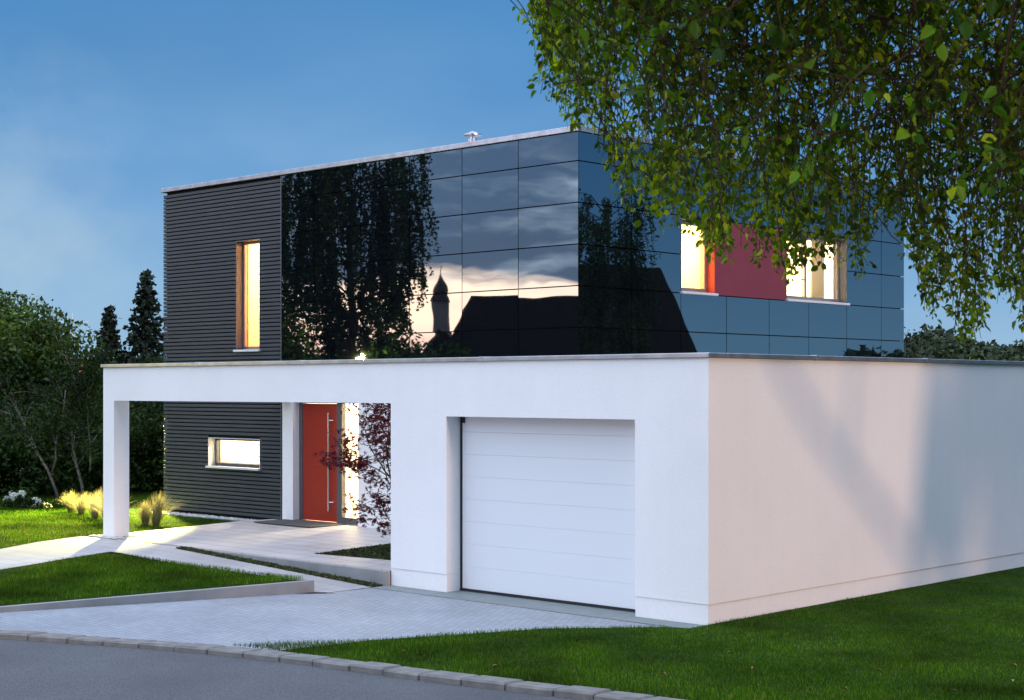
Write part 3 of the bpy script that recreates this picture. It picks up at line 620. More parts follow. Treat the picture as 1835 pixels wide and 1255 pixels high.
# entrance: frame, leaf, handle, side light
YD = 3.95; ent = MB()
ent.box(DX0 + .006, -12.27, YD, YD + 0.10, 0.285, DZ1); ent.box(-11.28, -11.14, YD, YD + 0.10, 0.285, DZ1); ent.box(-12.27, -11.28, YD, YD + 0.10, DZ1 - 0.05, DZ1)
ent.box(-11.14, DX1, YD, YD + 0.10, DZ1 - 0.05, DZ1); ent.box(-11.14, DX1, YD, YD + 0.10, 0.285, 0.40); ent.box(DX1 - 0.05, DX1, YD, YD + 0.10, 0.40, DZ1 - 0.05)
dr = ent.build('front_door', M_['grey_frame'], HOUSE)
lf = MB(); lf.bbox(-12.266, -11.284, YD + 0.006, YD + 0.07, 0.30, DZ1 - 0.054, 0.004); lf.build('door_leaf', M_['red_door'], dr)
hd = MB(); hx = -11.455; hd.tube([(hx, YD - 0.055, 0.50), (hx, YD - 0.055, 2.30)], 0.0165, 14)
for zz in (0.66, 2.16): hd.tube([(hx, YD - 0.055, zz), (hx + 0.07, YD + 0.006, zz)], 0.010, 10)
hd.build('handle', M_['steel'], dr, smooth=False)
hd = MB(); hd.tube([(-11.34, YD + 0.006, 1.36), (-11.34, YD - 0.016, 1.36)], 0.026, 18); hd.build('lock', M_['steel'], dr)
p = MB(); p.box(-11.14, DX1 - 0.05, YD + 0.045, YD + 0.05, 0.40, DZ1 - 0.05); p.build('pane', M_['pane'], dr)
tag(MB().bbox(-12.62, -10.98, 3.08, 3.93, 0.2735, 0.292, 0.004).build('doormat', M_['mat']), 'flat charcoal doormat lying in front of the red door', 'doormat')
# interiors: open-fronted rooms
def room(x0, x1, y0, y1, z0, z1, m, open_side, name='room'):
    mb = MB(); t = 0.02
    if open_side != 'y0': mb.box(x0, x1, y0 - t, y0, z0, z1)
    mb.box(x0, x1, y1, y1 + t, z0, z1); mb.box(x0 - t, x0, y0, y1, z0, z1)
    if open_side != 'x1': mb.box(x1, x1 + t, y0, y1, z0, z1)
    mb.box(x0, x1, y0, y1, z0 - t, z0); mb.box(x0, x1, y0, y1, z1, z1 + t)
    return mb.build(name, m, HOUSE)
YI = HY0 + 0.301
room(-16.0, -12.9, YI, 7.4, 3.2, 6.2, M_['orange_int'], 'y0')
room(-16.0, -12.9, YI, 7.0, 0.3, 2.9, M_['white_int'], 'y0')
room(-12.8, -9.6, YI, 9.0, 0.28, 2.9, M_['white_int'], 'y0')
XI = HX1 - 0.301
room(-9.2, XI, 6.0, 8.2, 3.3, 6.2, M_['yellow_int'], 'x1')
room(-9.2, XI, 8.8, 12.4, 3.3, 6.2, M_['white_int'], 'x1')
def lamp(loc, power, color, r=0.12):
    d = bpy.data.lights.new('room_lamp', 'POINT'); d.energy = power; d.color = color; d.shadow_soft_size = r
    o = bpy.data.objects.new('room_lamp', d); COL.objects.link(o); o.location = loc; return o
WARM = (1.0, 0.78, 0.50)
lamp((-14.3, 6.0, 5.6), 800, (1.0, 0.76, 0.46)); lamp((-14.4, 5.3, 2.5), 650, WARM); lamp((-11.3, 6.2, 2.5), 1200, WARM)
lamp((-7.0, 7.1, 5.7), 480, WARM); lamp((-7.2, 10.6, 5.7), 800, WARM)
# things seen through the windows
o = MB(); o.lathe([(0.05, 0), (0.16, 0.07), (0.19, 0.12), (0.17, 0.12), (0.03, 0.02)], n=24)
o = o.build('bowl', M_['terracotta'], smooth=True); o.location = (-13.62, 4.25, 1.285); tag(o, 'shallow orange bowl behind the low kitchen window', 'bowl')
o = MB(); o.tube([(0, 0, 0), (0, 0, 0.22), (0.02, 0.02, 0.29), (0.08, 0.05, 0.31), (0.13, 0.08, 0.27)], 0.012, 10); o.tube([(0, 0, 0), (0, 0, 0.10)], 0.026, 12); o.tube([(0, 0, .09), (-.08, -.02, .13)], 0.009, 8)
o = o.build('tap', M_['steel'], smooth=True); o.location = (-14.02, 4.35, 1.285); tag(o, 'curved steel kitchen tap behind the low window', 'tap')
ct = MB(); ct.box(-15.9, -13.0, 4.14, 4.75, 1.24, 1.28); ct = ct.build('worktop', M_['white_int'], HOUSE)
LN = empty('lantern', (-13.60, 4.25, 3.56)); tag(LN, 'orange lantern standing behind the tall upstairs window', 'lantern')
lb = MB()
for sx in (-1, 1):
    for sy in (-1, 1): lb.box(sx*0.085-.012, sx*0.085+.012, sy*0.085-.012, sy*0.085+.012, 0.0, 0.30)
lb.box(-.10, .10, -.10, .10, 0.0, 0.03); lb.box(-.10, .10, -.10, .10, 0.30, 0.325); lb.tube([(-.06, 0, .325), (-.04, 0, .40), (.04, 0, .40), (.06, 0, .325)], 0.006, 6)
lb.build('lantern_frame', M_['red_plastic'], LN); MB().lathe([(0.035, 0.03), (0.035, 0.18)], n=12).build('candle', M_['terracotta'], LN)
MB().box(-14.4, -13.0, 4.15, 5.0, 3.50, 3.558).build('window_shelf', M_['white_int'], HOUSE)
CH = empty('chair', (-11.0, 6.3, 0.28), R(35)); tag(CH, 'red chair in the bright hall behind the entrance side light', 'chair')
MB().bbox(-.22, .22, -.22, .22, .43, .47, .01).build('seat', M_['red_plastic'], CH); MB().bbox(-.22, .22, .19, .22, .52, .86, .01).build('backrest', M_['red_plastic'], CH)
for sx in (-1, 1):
    for sy in (-1, 1): MB().tube([(sx*.18, sy*.18, .43), (sx*.21, sy*.21, 0)], .014, 8).build('leg', M_['red_plastic'], CH)
    MB().tube([(sx*.2, .205, .45), (sx*.2, .205, .56)], .012, 8).build('back_post', M_['red_plastic'], CH)
RW = empty('interior_window', (-11.2, 8.96, 1.3)); tag(RW, 'small rear window with half lowered grey blind at the back of the hall', 'window')
mb = MB(); mb.box(-.30, .30, -.05, 0, 0, .05); mb.box(-.30, .30, -.05, 0, 1.0, 1.05); mb.box(-.30, -.25, -.05, 0, .05, 1.0); mb.box(.25, .30, -.05, 0, .05, 1.0); mb.build('frame', M_['grey_frame'], RW)
mb = MB(); 
for k in range(8): mb.box(-.25, .25, -.045, -.02, .62 + k*.047, .655 + k*.047)
mb.build('blind', M_['blind'], RW); MB().box(-.25, .25, -.018, -.012, .05, 1.0).build('pane', mat('evening_pane', (0.12, 0.14, 0.10), 0.2), RW)
SH = empty('pendant_lamp', (-7.3, 7.35, 5.05)); tag(SH, 'round banded lamp shade hanging behind the narrow side window', 'lamp')
mb = MB()
for k in range(7): mb.lathe([(0.17 + 0.05*math.sin(k*math.pi/6), k*.055), (0.17 + 0.05*math.sin(k*math.pi/6), k*.055 + .04)], n=24)
mb.build('lamp_shade', M_['blind'], SH); MB().tube([(0, 0, .36), (0, 0, 1.15)], .006, 6).build('cord', M_['rubber'], SH)
CU = MB()
for k in range(9): CU.tube([(HX1-.42, 11.05 + k*.05, 4.40), (HX1-.42, 11.05 + k*.05 + .012, 5.6)], .028, 8)
tag(CU.build('curtain', M_['yellow_int'], smooth=True), 'cream curtain gathered at the right of the double side window', 'curtain')
# garden light on the house's west side: a yellow flood lamp over the left lawn
LW = empty('wall_lamp', (-16.60, 4.30, 2.74)); tag(LW, 'wall lamp on a bracket at the far corner of the dark cladding lighting the lawn', 'lamp')
MB().bbox(-1.0, 0.0, -.03, .03, 0.02, .06, .01).build('bracket', M_['grey_frame'], LW); MB().lathe([(.09, -.02), (.10, .02)], (-1.0, 0, 0), 16).build('lamp_glass', M_['lamp_glow'], LW)
gl = bpy.data.lights.new('garden_lamp', 'SPOT'); gl.energy = 9000; gl.color = (1.0, 0.86, 0.24); gl.spot_size = R(86); gl.spot_blend = 0.35; gl.shadow_soft_size = 0.06
go = bpy.data.objects.new('garden_lamp', gl); COL.objects.link(go); go.location = (-17.6, 4.30, 2.66)
from mathutils import Vector
go.rotation_euler = Vector((1.0, -2.7, -3.1)).to_track_quat('-Z', 'Y').to_euler()

# ================================================================== GRASS
def in_poly(P, poly):
    x, y = P[:, 0], P[:, 1]; r = np.zeros(len(P), bool); n = len(poly)
    for i in range(n):
        x0, y0 = poly[i]; x1, y1 = poly[(i+1) % n]
        c = ((y0 > y) != (y1 > y)) & (x < (x1-x0)*(y-y0)/((y1-y0)+1e-12) + x0); r ^= c
    return r
def grass(name, poly, box, n, hz, h0, h1, w, label, zfun, edge=0.0):
    P = rng.uniform((box[0], box[2]), (box[1], box[3]), (n, 2)); P = P[in_poly(P, poly)]; n = len(P)
    # patchy height
    k = 0.5 + 0.25*np.sin(P[:, 0]*3.1 + 1.7*np.sin(P[:, 1]*2.3)) + 0.25*np.sin(P[:, 1]*4.7 + 2.1*np.sin(P[:, 0]*1.9))
    h = (h0 + (h1 - h0)*rng.random(n)) * (0.75 + 0.5*k)
    tall = rng.random(n) < 0.012; h = np.where(tall, h*1.4, h)
    a = rng.uniform(0, 2*np.pi, n); lean = rng.normal(0, 0.35, (n, 2)) * h[:, None]
    wv = np.stack([np.cos(a), np.sin(a), np.zeros(n)], 1) * w
    B = np.concatenate([P, zfun(P)[:, None] - 0.004], 1)
    mid = B + np.concatenate([lean*0.35, h[:, None]*0.6], 1); tip = B + np.concatenate([lean, h[:, None]], 1)
    V = np.stack([B - wv, B + wv, mid + wv*0.75, mid - wv*0.75, tip], 1).reshape(-1, 3)
    b = (np.arange(n)*5)[:, None]; T = np.concatenate([b + [0, 1, 2], b + [0, 2, 3], b + [3, 2, 4]], 1).reshape(-1, 3)
    return tag(from_arrays(name, V, T, M_['grass']), label, 'grass', kind='stuff')
def zflat(z): return lambda P: np.full(len(P), z)
def zpoly(poly, zs):
    pp = np.array(poly); zz = np.array(zs)
    def f(P):
        d = np.linalg.norm(P[:, None, :] - pp[None], axis=2) + 0.3; w = 1/d**3; return (w*zz).sum(1)/w.sum(1)
    return f
def z2(P):   # small lawn: bilinear-ish along y
    t = np.clip((-1.28 - P[:, 1])/5.3, 0, 1); return 0.165*(1-t)**0.9 + 0.035 + 0.0*t - 0.02*(1-t)
grass('lawn_grass', L2, (-10.6, -5.7, -7.1, -1.2), 62000, 0, 0.035, 0.062, 0.0030, 'short green grass of the small raised lawn by the path', lambda P: 0.045 + 0.135*np.clip((P[:, 1] + 6.6)/5.3, 0, 1))
L3g = [(-0.02, -0.40), (-0.3, -0.45), (-1.2, -1.45), (-2.05, -3.35), (-2.85, -4.62)] + [(x, cr(x) - 0.02) for x in (-1.5, -0.5, 0.1, 1, 2, 3.5, 5, 6.5)] + [(6.5, 6), (1.5, 12), (0.02, 12), (0.02, 0)]
grass('lawn_grass', L3g, (-2.9, 6.5, -4.7, 12), 430000, 0, 0.028, 0.052, 0.0025, 'thick green grass between the driveway, kerb and garage side wall', zflat(0.01))
L1g = [(-12.97, 0.35), (-13.2, 3.2), (-13.05, 3.52), (-16.7, 3.52), (-16.9, 7), (-24, 8), (-24, -6), (-11.2, -5.0), (-11.9, -3.5), (-12.45, -2.2), (-12.85, -1.25), (-13.25, -0.2), (-13.0, 0.2)]
grass('lawn_grass', L1g, (-24, -11, -6, 8), 170000, 0, 0.030, 0.055, 0.0036, 'lamplit yellow green grass left of the white pier', lambda P: 0.19 + 0.0*P[:, 0] - 0.03*np.clip((-P[:, 1])/5, 0, 1))
# ragged low weeds in the soil strip and bed
def cover(name, poly, n, zf, label, m, s=0.03):
    pp = np.array(poly); P = rng.uniform(pp.min(0), pp.max(0), (n, 2)); P = P[in_poly(P, poly)]
    P3 = np.concatenate([P, (zf(P) + rng.random(len(P))*0.035)[:, None]], 1)
    V, Q = quad_leaves(P3, rng.uniform(s*0.6, s*1.4, len(P3))); return tag(from_arrays(name, V, Q, m), label, 'ground cover', kind='stuff')
M_['weed'] = island_leaf('ground_cover', [(0.0, (0.035, 0.028, 0.018)), (0.6, (0.05, 0.06, 0.02)), (1.0, (0.07, 0.11, 0.03))], 0.8, 0.1)
cover('ground_cover', [(-5.5, -0.10), (-10.2, -0.10), (-10.2, -0.28), (-5.5, -0.30)], 5200, lambda P: 0.205*np.clip((-5.5 - P[:, 0])/4.7, 0, 1) - 0.01, 'dark low plants in the narrow strip below the terrace edge', M_['weed'], 0.045)
cover('ground_cover', BED, 9000, lambda P: np.array([zt(y) for y in P[:, 1]]) - 0.03, 'mossy low plants in the dark bed beside the red maple', M_['weed'], 0.04)

# ================================================================== SMALL PLANTS
def tuft(loc, h, label, rot=0.0):
    h *= 1.12; n = 520; a = rng.uniform(0, 2*np.pi, n); sp = np.abs(rng.normal(0, 0.80, n)); L = h*rng.uniform(0.6, 1.1, n)
    out = np.stack([np.cos(a), np.sin(a), np.zeros(n)], 1); side = np.stack([-np.sin(a), np.cos(a), np.zeros(n)], 1)*0.0035
    base = out*rng.uniform(0, 0.06, n)[:, None]; wind = np.array((0.10, -0.04, 0))
    pts = []
    for t in (0.0, 0.35, 0.7, 1.0):
        p = base + out*(sp*L*0.55*t**1.7)[:, None] + np.array((0, 0, 1))*(L*(t - 0.22*sp*t*t))[:, None] + wind*t*t; pts.append(p)
    V = []; 
    V = np.stack([pts[0]-side, pts[0]+side, pts[1]-side, pts[1]+side, pts[2]-side*.8, pts[2]+side*.8, pts[3]-side*.3, pts[3]+side*.3], 1).reshape(-1, 3)
    b = (np.arange(n)*8)[:, None]; Q = np.concatenate([b + [0,1,3,2], b + [2,3,5,4], b + [4,5,7,6]], 1).reshape(-1, 4)
    o = from_arrays('feather_grass', V, Q, M_['straw']); o.location = loc; o.rotation_euler = (0, 0, rot)
    return tag(o, label, 'ornamental grass', 'feather grass tufts along the lawn edge')
tuft((-18.05, 2.55, 0.18), 0.42, 'palest feather grass tuft, farthest left in the row')
tuft((-17.35, 2.35, 0.18), 0.42, 'second feather grass tuft from the left of the row', 1)
tuft((-16.50, 2.15, 0.18), 0.50, 'golden feather grass tuft in the middle of the row', 2)
tuft((-15.85, 2.00, 0.18), 0.58, 'tallest golden feather grass tuft left of the pier', 3)
tuft((-15.25, 1.75, 0.18), 0.55, 'leaning golden feather grass tuft just left of the pier', 4)
tuft((-14.80, 1.60, 0.18), 0.50, 'feather grass tuft half hidden behind the white pier', 5)
tuft((-14.42, 1.95, 0.18), 0.42, 'low feather grass tuft just right of the pier', 6)
tuft((-14.02, 1.90, 0.18), 0.58, 'tall feather grass tuft nearest the dark cladding', 7)
def flower_bush(loc, r, label, blooms):
    e = empty('hydrangea', loc); tag(e, label, 'hydrangea', 'hydrangeas at the far lawn edge')
    P = crown_points((0, 0, r*0.55), (r, r, r*0.6), 900, 14); P[:, 2] = np.abs(P[:, 2]); V, Q = quad_leaves(P, rng.uniform(.05, .10, len(P))); from_arrays('foliage', V, Q, M_['leaf_dark'], e)
    for k in range(blooms):
        a = rng.uniform(0, 6.28); q = r*rng.uniform(.2, .9); c = np.array((q*math.cos(a), q*math.sin(a), r*rng.uniform(.5, 1.0)))
        d = unit(rng.normal(size=(160, 3))); P = c + d*0.085*rng.uniform(.75, 1.0, (160, 1)); V, Q = quad_leaves(P, rng.uniform(.03, .05, 160)); from_arrays('bloom', V, Q, M_['petal'], e)
flower_bush((-20.3, 2.6, 0.15), 0.32, 'white hydrangea with large pale blooms at the far left', 9)
flower_bush((-19.75, 2.6, 0.15), 0.20, 'small white hydrangea right of the larger one', 5)
flower_bush((-19.1, 2.55, 0.15), 0.15, 'smallest white hydrangea nearest the feather grass', 3)

# Japanese maple by the garage corner
def maple():
    e = empty('red_maple', (-6.72, 1.65, 0.22)); tag(e, 'dark red Japanese maple in the bed beside the garage wall', 'maple')
    st = MB(); lp = []; ld = []
    base = np.array((0.0, 0.0, 0.0)); rs = np.random.default_rng(5)
    def grow(p, d, L, r, lvl):
        pts = [p]; 
        for k in range(5):
            d = unit(d + rs.normal(0, 0.16, 3) + np.array((0, 0, 0.05))); p = p + d*L/5; pts.append(p)
            if lvl >= 2 or (lvl == 1 and k > 1):
                for _ in range(rs.integers(1, 4) if lvl >= 2 else 1):
                    if p[2] < 2.45: lp.append(p + rs.normal(0, .05, 3)); ld.append(unit(rs.normal(size=3)*[1, 1, .35] + d*.4))
        st.tube(pts, list(np.linspace(r, r*0.45, 6)), 6)
        if lvl < 3:
            for _ in range(4 if lvl == 0 else 5):
                q = pts[rs.integers(1, 6)]; dd = unit(d + rs.normal(0, 0.75, 3)); dd[2] = max(-0.1, dd[2]*0.7); grow(q, unit(dd), L*rs.uniform(.45, .7), r*0.5, lvl + 1)
    for a in (2.9, 4.0, 0.6, 1.6): grow(base.copy(), unit(np.array((0.42*math.cos(a), 0.42*math.sin(a), 1.0))), 1.55, 0.022, 0)
    st.build('stems', M_['twig'], e)
    P = np.repeat(np.array(lp), 5, 0); n = len(P); c = np.tile(np.arange(5), len(lp)); D0 = np.repeat(np.array(ld), 5, 0)
    N = np.repeat(unit(rs.normal(size=(len(lp), 3)) + [0, 0, 1.2]), 5, 0); Sd = unit(np.cross(D0, N)); ang = (c - 2)*0.62
    D = np.cos(ang)[:, None]*D0 + np.sin(ang)[:, None]*Sd; L = np.array([.55, .85, 1, .85, .55])[c]*np.repeat(rs.uniform(.06, .095, len(lp)), 5)
    V, Q = leaves_arrays(P, D, N, L, L*0.24, 0.1); from_arrays('foliage', V, Q, M_['maple'], e)
maple()

# fallen leaves on the front lawn and kerb
fls = [(1.05, -3.55), (2.7, -2.9), (3.4, -2.55), (1.8, -3.1), (4.3, -1.2), (3.9, -0.4), (0.35, -3.85), (4.1, -2.0), (1.55, -1.7), (2.2, -2.25), (-0.9, -3.9), (3.1, -1.55)]
whr = ['nearest the kerb joint', 'in the bright grass patch', 'low on the right', 'beside the kerb', 'far right in dark grass', 'highest on the right', 'touching the kerb stones', 'at the right edge', 'in the shadow band', 'below the shadow band', 'at the lawn tip by the kerb', 'right of the garage corner']
for (x, y), wd in zip(fls, whr):
    a = random.uniform(0, 6.28); V, Q = leaves_arrays(np.zeros((1, 3)), np.array([(math.cos(a), math.sin(a), 0.25)]), np.array([(0.1, 0.2, 1.0)]), [0.06], [0.035], 0.5)
    o = from_arrays('fallen_leaf', V, Q, M_['dry_leaf']); o.location = (x, y, 0.075); tag(o, 'dry brown fallen leaf ' + wd, 'leaf', 'fallen leaves on the front lawn')

# ================================================================== BACKGROUND TREES
def leafy_tree(name, loc, h, r, n, m, label, cat, group=None, trunk=0.12, low=0.25, size=0.22, clumps=60, bark='bark', cz=None, spread=.24, limbs=9, shell=.5):
    e = empty(name, loc); tag(e, label, cat, group)
    cz = cz or h*(0.5 + low/2); rz = h - cz
    tb = MB(); tb.tube([(0, 0, -0.1), (0.05*r, 0, h*0.3), (-0.03*r, .04*r, h*0.6), (0, 0, h*0.85)], [trunk, trunk*.8, trunk*.5, trunk*.15], 10)
    for k in range(limbs):
        a = k*2.4 + 0.3; z0 = h*(0.18 + 0.5*k/limbs); q = r*random.uniform(.5, .85); z1 = z0 + h*random.uniform(.12, .3)
        tb.tube([(0, 0, z0), (q*.5*math.cos(a), q*.5*math.sin(a), (z0+z1)/2 + .05*h), (q*math.cos(a), q*math.sin(a), z1)], [trunk*.4, trunk*.25, trunk*.08], 6)
    tb.build('trunk', M_[bark], e)
    P = crown_points((0, 0, cz), (r, r, rz), n, clumps, spread, shell); P = P[P[:, 2] > 0.05]
    V, Q = quad_leaves(P, rng.uniform(size*.6, size*1.3, len(P))); from_arrays('crown', V, Q, m, e); return e
BG = 'trees behind the left lawn'
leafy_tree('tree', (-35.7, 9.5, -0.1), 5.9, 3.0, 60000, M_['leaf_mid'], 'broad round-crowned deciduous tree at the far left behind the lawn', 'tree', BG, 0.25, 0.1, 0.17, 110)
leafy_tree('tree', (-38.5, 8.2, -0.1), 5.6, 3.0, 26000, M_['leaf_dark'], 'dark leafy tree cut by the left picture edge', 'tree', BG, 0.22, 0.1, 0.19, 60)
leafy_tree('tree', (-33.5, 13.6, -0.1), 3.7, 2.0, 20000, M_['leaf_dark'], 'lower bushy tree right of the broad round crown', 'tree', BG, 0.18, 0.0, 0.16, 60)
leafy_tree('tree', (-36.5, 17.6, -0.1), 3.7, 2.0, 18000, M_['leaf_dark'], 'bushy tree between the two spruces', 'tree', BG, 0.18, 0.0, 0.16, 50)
def birchlet(loc, label, seed, lean):
    e = empty('young_birch', loc); tag(e, label, 'birch', 'young birches behind the lawn'); rs = np.random.default_rng(seed); tb = MB(); L = []
    def br(p, d, ln, r, lv):
        pts = [p]
        for k in range(6):
            d = unit(d + rs.normal(0, .10, 3)); p = p + d*ln/6; pts.append(p)
            if lv: L.extend([p + rs.normal(0, .12, 3) for _ in range(9)])
        tb.tube(pts, list(np.linspace(r, r*.4, 7)), 7)
        if lv < 2:
            for _ in range(7): q = pts[rs.integers(2, 7)]; br(q, unit(d + rs.normal(0, .6, 3)*[1, 1, .5] + [0, 0, .1]), ln*rs.uniform(.3, .5), r*.4, lv + 1)
    br(np.zeros(3), unit(np.array((lean[0], lean[1], 1.0))), 2.6, 0.035, 0); br(np.array((lean[0]*.9, lean[1]*.9, .75)), unit(np.array((-lean[0]*.3 + .12, -lean[1] + .05, 1.0))), 1.9, 0.024, 0)
    tb.build('trunk', M_['birch_bark'], e, smooth=True); P = np.array(L)[::2]; V, Q = quad_leaves(P, rs.uniform(.05, .11, len(P))); from_arrays('crown', V, Q, M_['leaf_dark'], e)
birchlet((-20.5, 3.75, 0.15), 'young birch with pale forked trunk left of the pier', 3, (-.18, -.12))
birchlet((-20.15, 4.1, 0.15), 'young birch with pale trunk leaning right, closest to the pier', 8, (.14, .12))
SHR = 'shrubs behind the lawn'
shr = [((-24.5, 1.2), 2.6, 1.7, 'dense dark shrub at the left edge below the broad tree'), ((-24.0, 4.6), 2.4, 1.6, 'dark shrub behind the young birches'), ((-23.2, 6.4), 2.7, 1.5, 'dark shrub behind the white pier'),
       ((-22.2, 8.2), 2.35, 1.35, 'grey green shrub seen through the entrance frame'), ((-19.9, 7.4), 1.9, 0.9, 'leafy shrub against the dark cladding corner'), ((-27.5, 8.6), 3.4, 1.9, 'tall dark shrub behind the shrub row'),
       ((-27.0, 3.0), 3.3, 2.2, 'tall dark shrub below the round tree crown'), ((-26.5, 11.5), 3.2, 1.8, 'tall shrub beside the house corner at the back'), ((-22.6, -1.5), 2.2, 1.6, 'dark shrub beyond the left edge of the lawn')]
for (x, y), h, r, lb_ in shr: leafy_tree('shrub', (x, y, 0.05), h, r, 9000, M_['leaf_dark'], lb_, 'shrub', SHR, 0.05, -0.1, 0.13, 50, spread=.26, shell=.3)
def spruce(loc, h, r, label, n=90):
    e = empty('spruce', loc); tag(e, label, 'spruce', 'spruces behind the garden'); tb = MB(); tb.tube([(0, 0, -.1), (0, 0, h*.5), (0, 0, h)], [h*.022, h*.012, .015], 8)
    Ps = []; rs = np.random.default_rng(int(h*10))
    for k in range(n):
        t = (k + 1)/n; z = h*(0.10 + 0.89*t); a = k*2.399; q = r*(1 - t)**0.85*rs.uniform(.65, 1.15) + .10
        p1 = np.array((q*math.cos(a), q*math.sin(a), z - q*.28)); p0 = np.array((0, 0, z)); tip = p1 + [0, 0, q*.10]
        tb.tube([p0, (p0+p1)/2 + [0, 0, -.02*q], tip], [.03*(1-t) + .008, .015, .005], 4)
        m_n = int(30 + 130*(1-t)); u = rs.random((m_n, 1))**.7; P = p0 + (tip - p0)*u + rs.normal(0, 1, (m_n, 3))*[.09, .09, .05]*(0.6 + q*.8) - [0, 0, 1]*np.abs(rs.normal(0, .10, (m_n, 1)))*q*.9; Ps.append(P)
    tb.build('trunk', M_['bark'], e); P = np.concatenate(Ps); V, Q = quad_leaves(P, rs.uniform(.12, .28, len(P))); from_arrays('crown', V, Q, M_['needle'], e)
spruce((-40.54, 19.21, -0.1), 7.35, 1.75, 'tall dark spruce directly left of the house roof')
spruce((-41.5, 18.3 - 0.1, -0.1), 6.0, 1.15, 'smaller slender spruce left of the tall one', 80)
# distant red-roofed house with an aerial behind the trees
def gable_house(name, loc, rz, w, d, hw_, hr, wall, roof, label, group=None, chim=None, wins=True, cat='house'):
    e = empty(name, loc, rz); tag(e, label, cat, group)
    MB().prism([(-w/2, -d/2), (w/2, -d/2), (w/2, d/2), (-w/2, d/2)], -0.2, hw_).build('wall', wall, e)
    g = MB(); g.add([(-w/2, -d/2, hw_+.01), (-w/2, d/2, hw_+.01), (-w/2, 0, hr-.12)], [(0, 1, 2)]); g.add([(w/2, -d/2, hw_+.01), (w/2, d/2, hw_+.01), (w/2, 0, hr-.12)], [(0, 2, 1)]); g.build('gable', wall, e)
    r = MB(); o = .45; k = (hr - hw_)/(d/2); 
    for s in (-1, 1):
        r.add([(-w/2-o, s*(d/2+o), hw_-k*o), (w/2+o, s*(d/2+o), hw_-k*o), (w/2+o, 0, hr), (-w/2-o, 0, hr), (-w/2-o, s*(d/2+o), hw_-k*o-.15), (w/2+o, s*(d/2+o), hw_-k*o-.15), (w/2+o, 0, hr-.15), (-w/2-o, 0, hr-.15)],
              [(0,1,2,3), (4,7,6,5), (0,4,5,1), (0,3,7,4), (1,5,6,2)])
    r = r.build('roof', roof, e)
    if chim: MB().box(chim[0]-.35, chim[0]+.35, chim[1]-.3, chim[1]+.3, hr-1.6, hr + chim[2]).build('chimney', M_['render_grey'], r)
    if wins:
        for s in (-1, 1):
            for x in np.linspace(-w/2 + 1.6, w/2 - 1.6, max(2, int(w/3.2))):
                fr = MB().box(x-.6, x+.6, s*(d/2)-.03, s*(d/2)+.03, 1.0, 2.2).build('window', M_['sill'], e)
                MB().box(x-.52, x+.52, s*(d/2)-.04, s*(d/2)+.04, 1.08, 2.12).build('pane', M_['glass'], fr)
    return e
hs = gable_house('distant_house', (-70.5, 34.0, -0.5), R(60), 9, 7, 2.6, 5.0, M_['render_grey'], M_['red_roof'], 'distant house with red tiled roof glimpsed between the left trees')
an = MB(); an.tube([(0, 0, 5.0), (0, 0, 7.6)], .02, 6); an.tube([(-1.1, 0, 7.1), (.9, 0, 7.1)], .015, 5)
for k in range(6): an.tube([(-1.0 + k*.35, -.35, 7.1), (-1.0 + k*.35, .35, 7.1)], .012, 4)
an.build('aerial', M_['steel'], hs)
# hills with far woodland, right of the house, and the wood mirrored in the side glass
def far_wood(name, line, width, hfun, n, label, sz=0.95):
    P = []; line = np.array(line, float)
    hb = MB(); k = len(line); dirs = np.gradient(line, axis=0); nr = unit(np.stack([-dirs[:, 1], dirs[:, 0]], 1))
    hv = [(*(line[i] + nr[i]*width*s), -1 + hfun(i/(k-1))*(1 - abs(s))**.8) for i in range(k) for s in (-1, -.5, 0, .5, 1)]
    hb.add(hv, [(i*5+j, (i+1)*5+j, (i+1)*5+j+1, i*5+j+1) for i in range(k-1) for j in range(4)]); tag(hb.build('hills', M_['ground'], smooth=True), kind='structure')
    t = rng.random(n)*(k-1.001); i = t.astype(int); f = (t - i)[:, None]; s = rng.uniform(-.6, 1, n)
    base = line[i]*(1-f) + line[i+1]*f + (nr[i]*(s*width)[:, None]); hh_ = np.array([hfun(q/(k-1)) for q in t]); zb = -1 + hh_*(1-np.abs(s))**.8
    th = rng.uniform(2.2, 4.6, n); m = 80
    d = unit(rng.normal(size=(n, m, 3))); C_ = np.concatenate([base, (zb + th*.55)[:, None]], 1)
    P = C_[:, None, :] + d*np.stack([th*.42, th*.42, th*.5], 1)[:, None, :]*rng.uniform(.7, 1.05, (n, m, 1)); P = P.reshape(-1, 3)
    V, Q = quad_leaves(P, rng.uniform(sz*.6, sz*1.2, len(P))); tag(from_arrays(name, V, Q, M_['wood_far']), label, 'woodland', kind='stuff')
far_wood('woodland', [(-150, 150), (-118, 172), (-104, 184), (-96, 190), (-88, 197), (-70, 212), (-40, 232)], 26, lambda t: 6.6 + 1.3*math.sin(t*17) + .9*math.sin(t*31 + 1), 1500, 'far wooded ridge on the horizon right of the house')
far_wood('woodland', [(24, 96), (38, 100), (52, 108), (80, 150), (120, 170)], 14, lambda t: 3.1 - 1.0*t, 500, 'far wood across the fields, mirrored in the side glass', 1.2)
# bare twiggy shrub at the right edge above the parapet
leafy_tree('shrub', (-9.5, 22.0, 0), 4.7, 1.1, 260, M_['leaf_dark'], 'thin bare shrub above the garage parapet at the right edge', 'shrub', None, 0.04, 0.2, 0.07, 30, limbs=22)

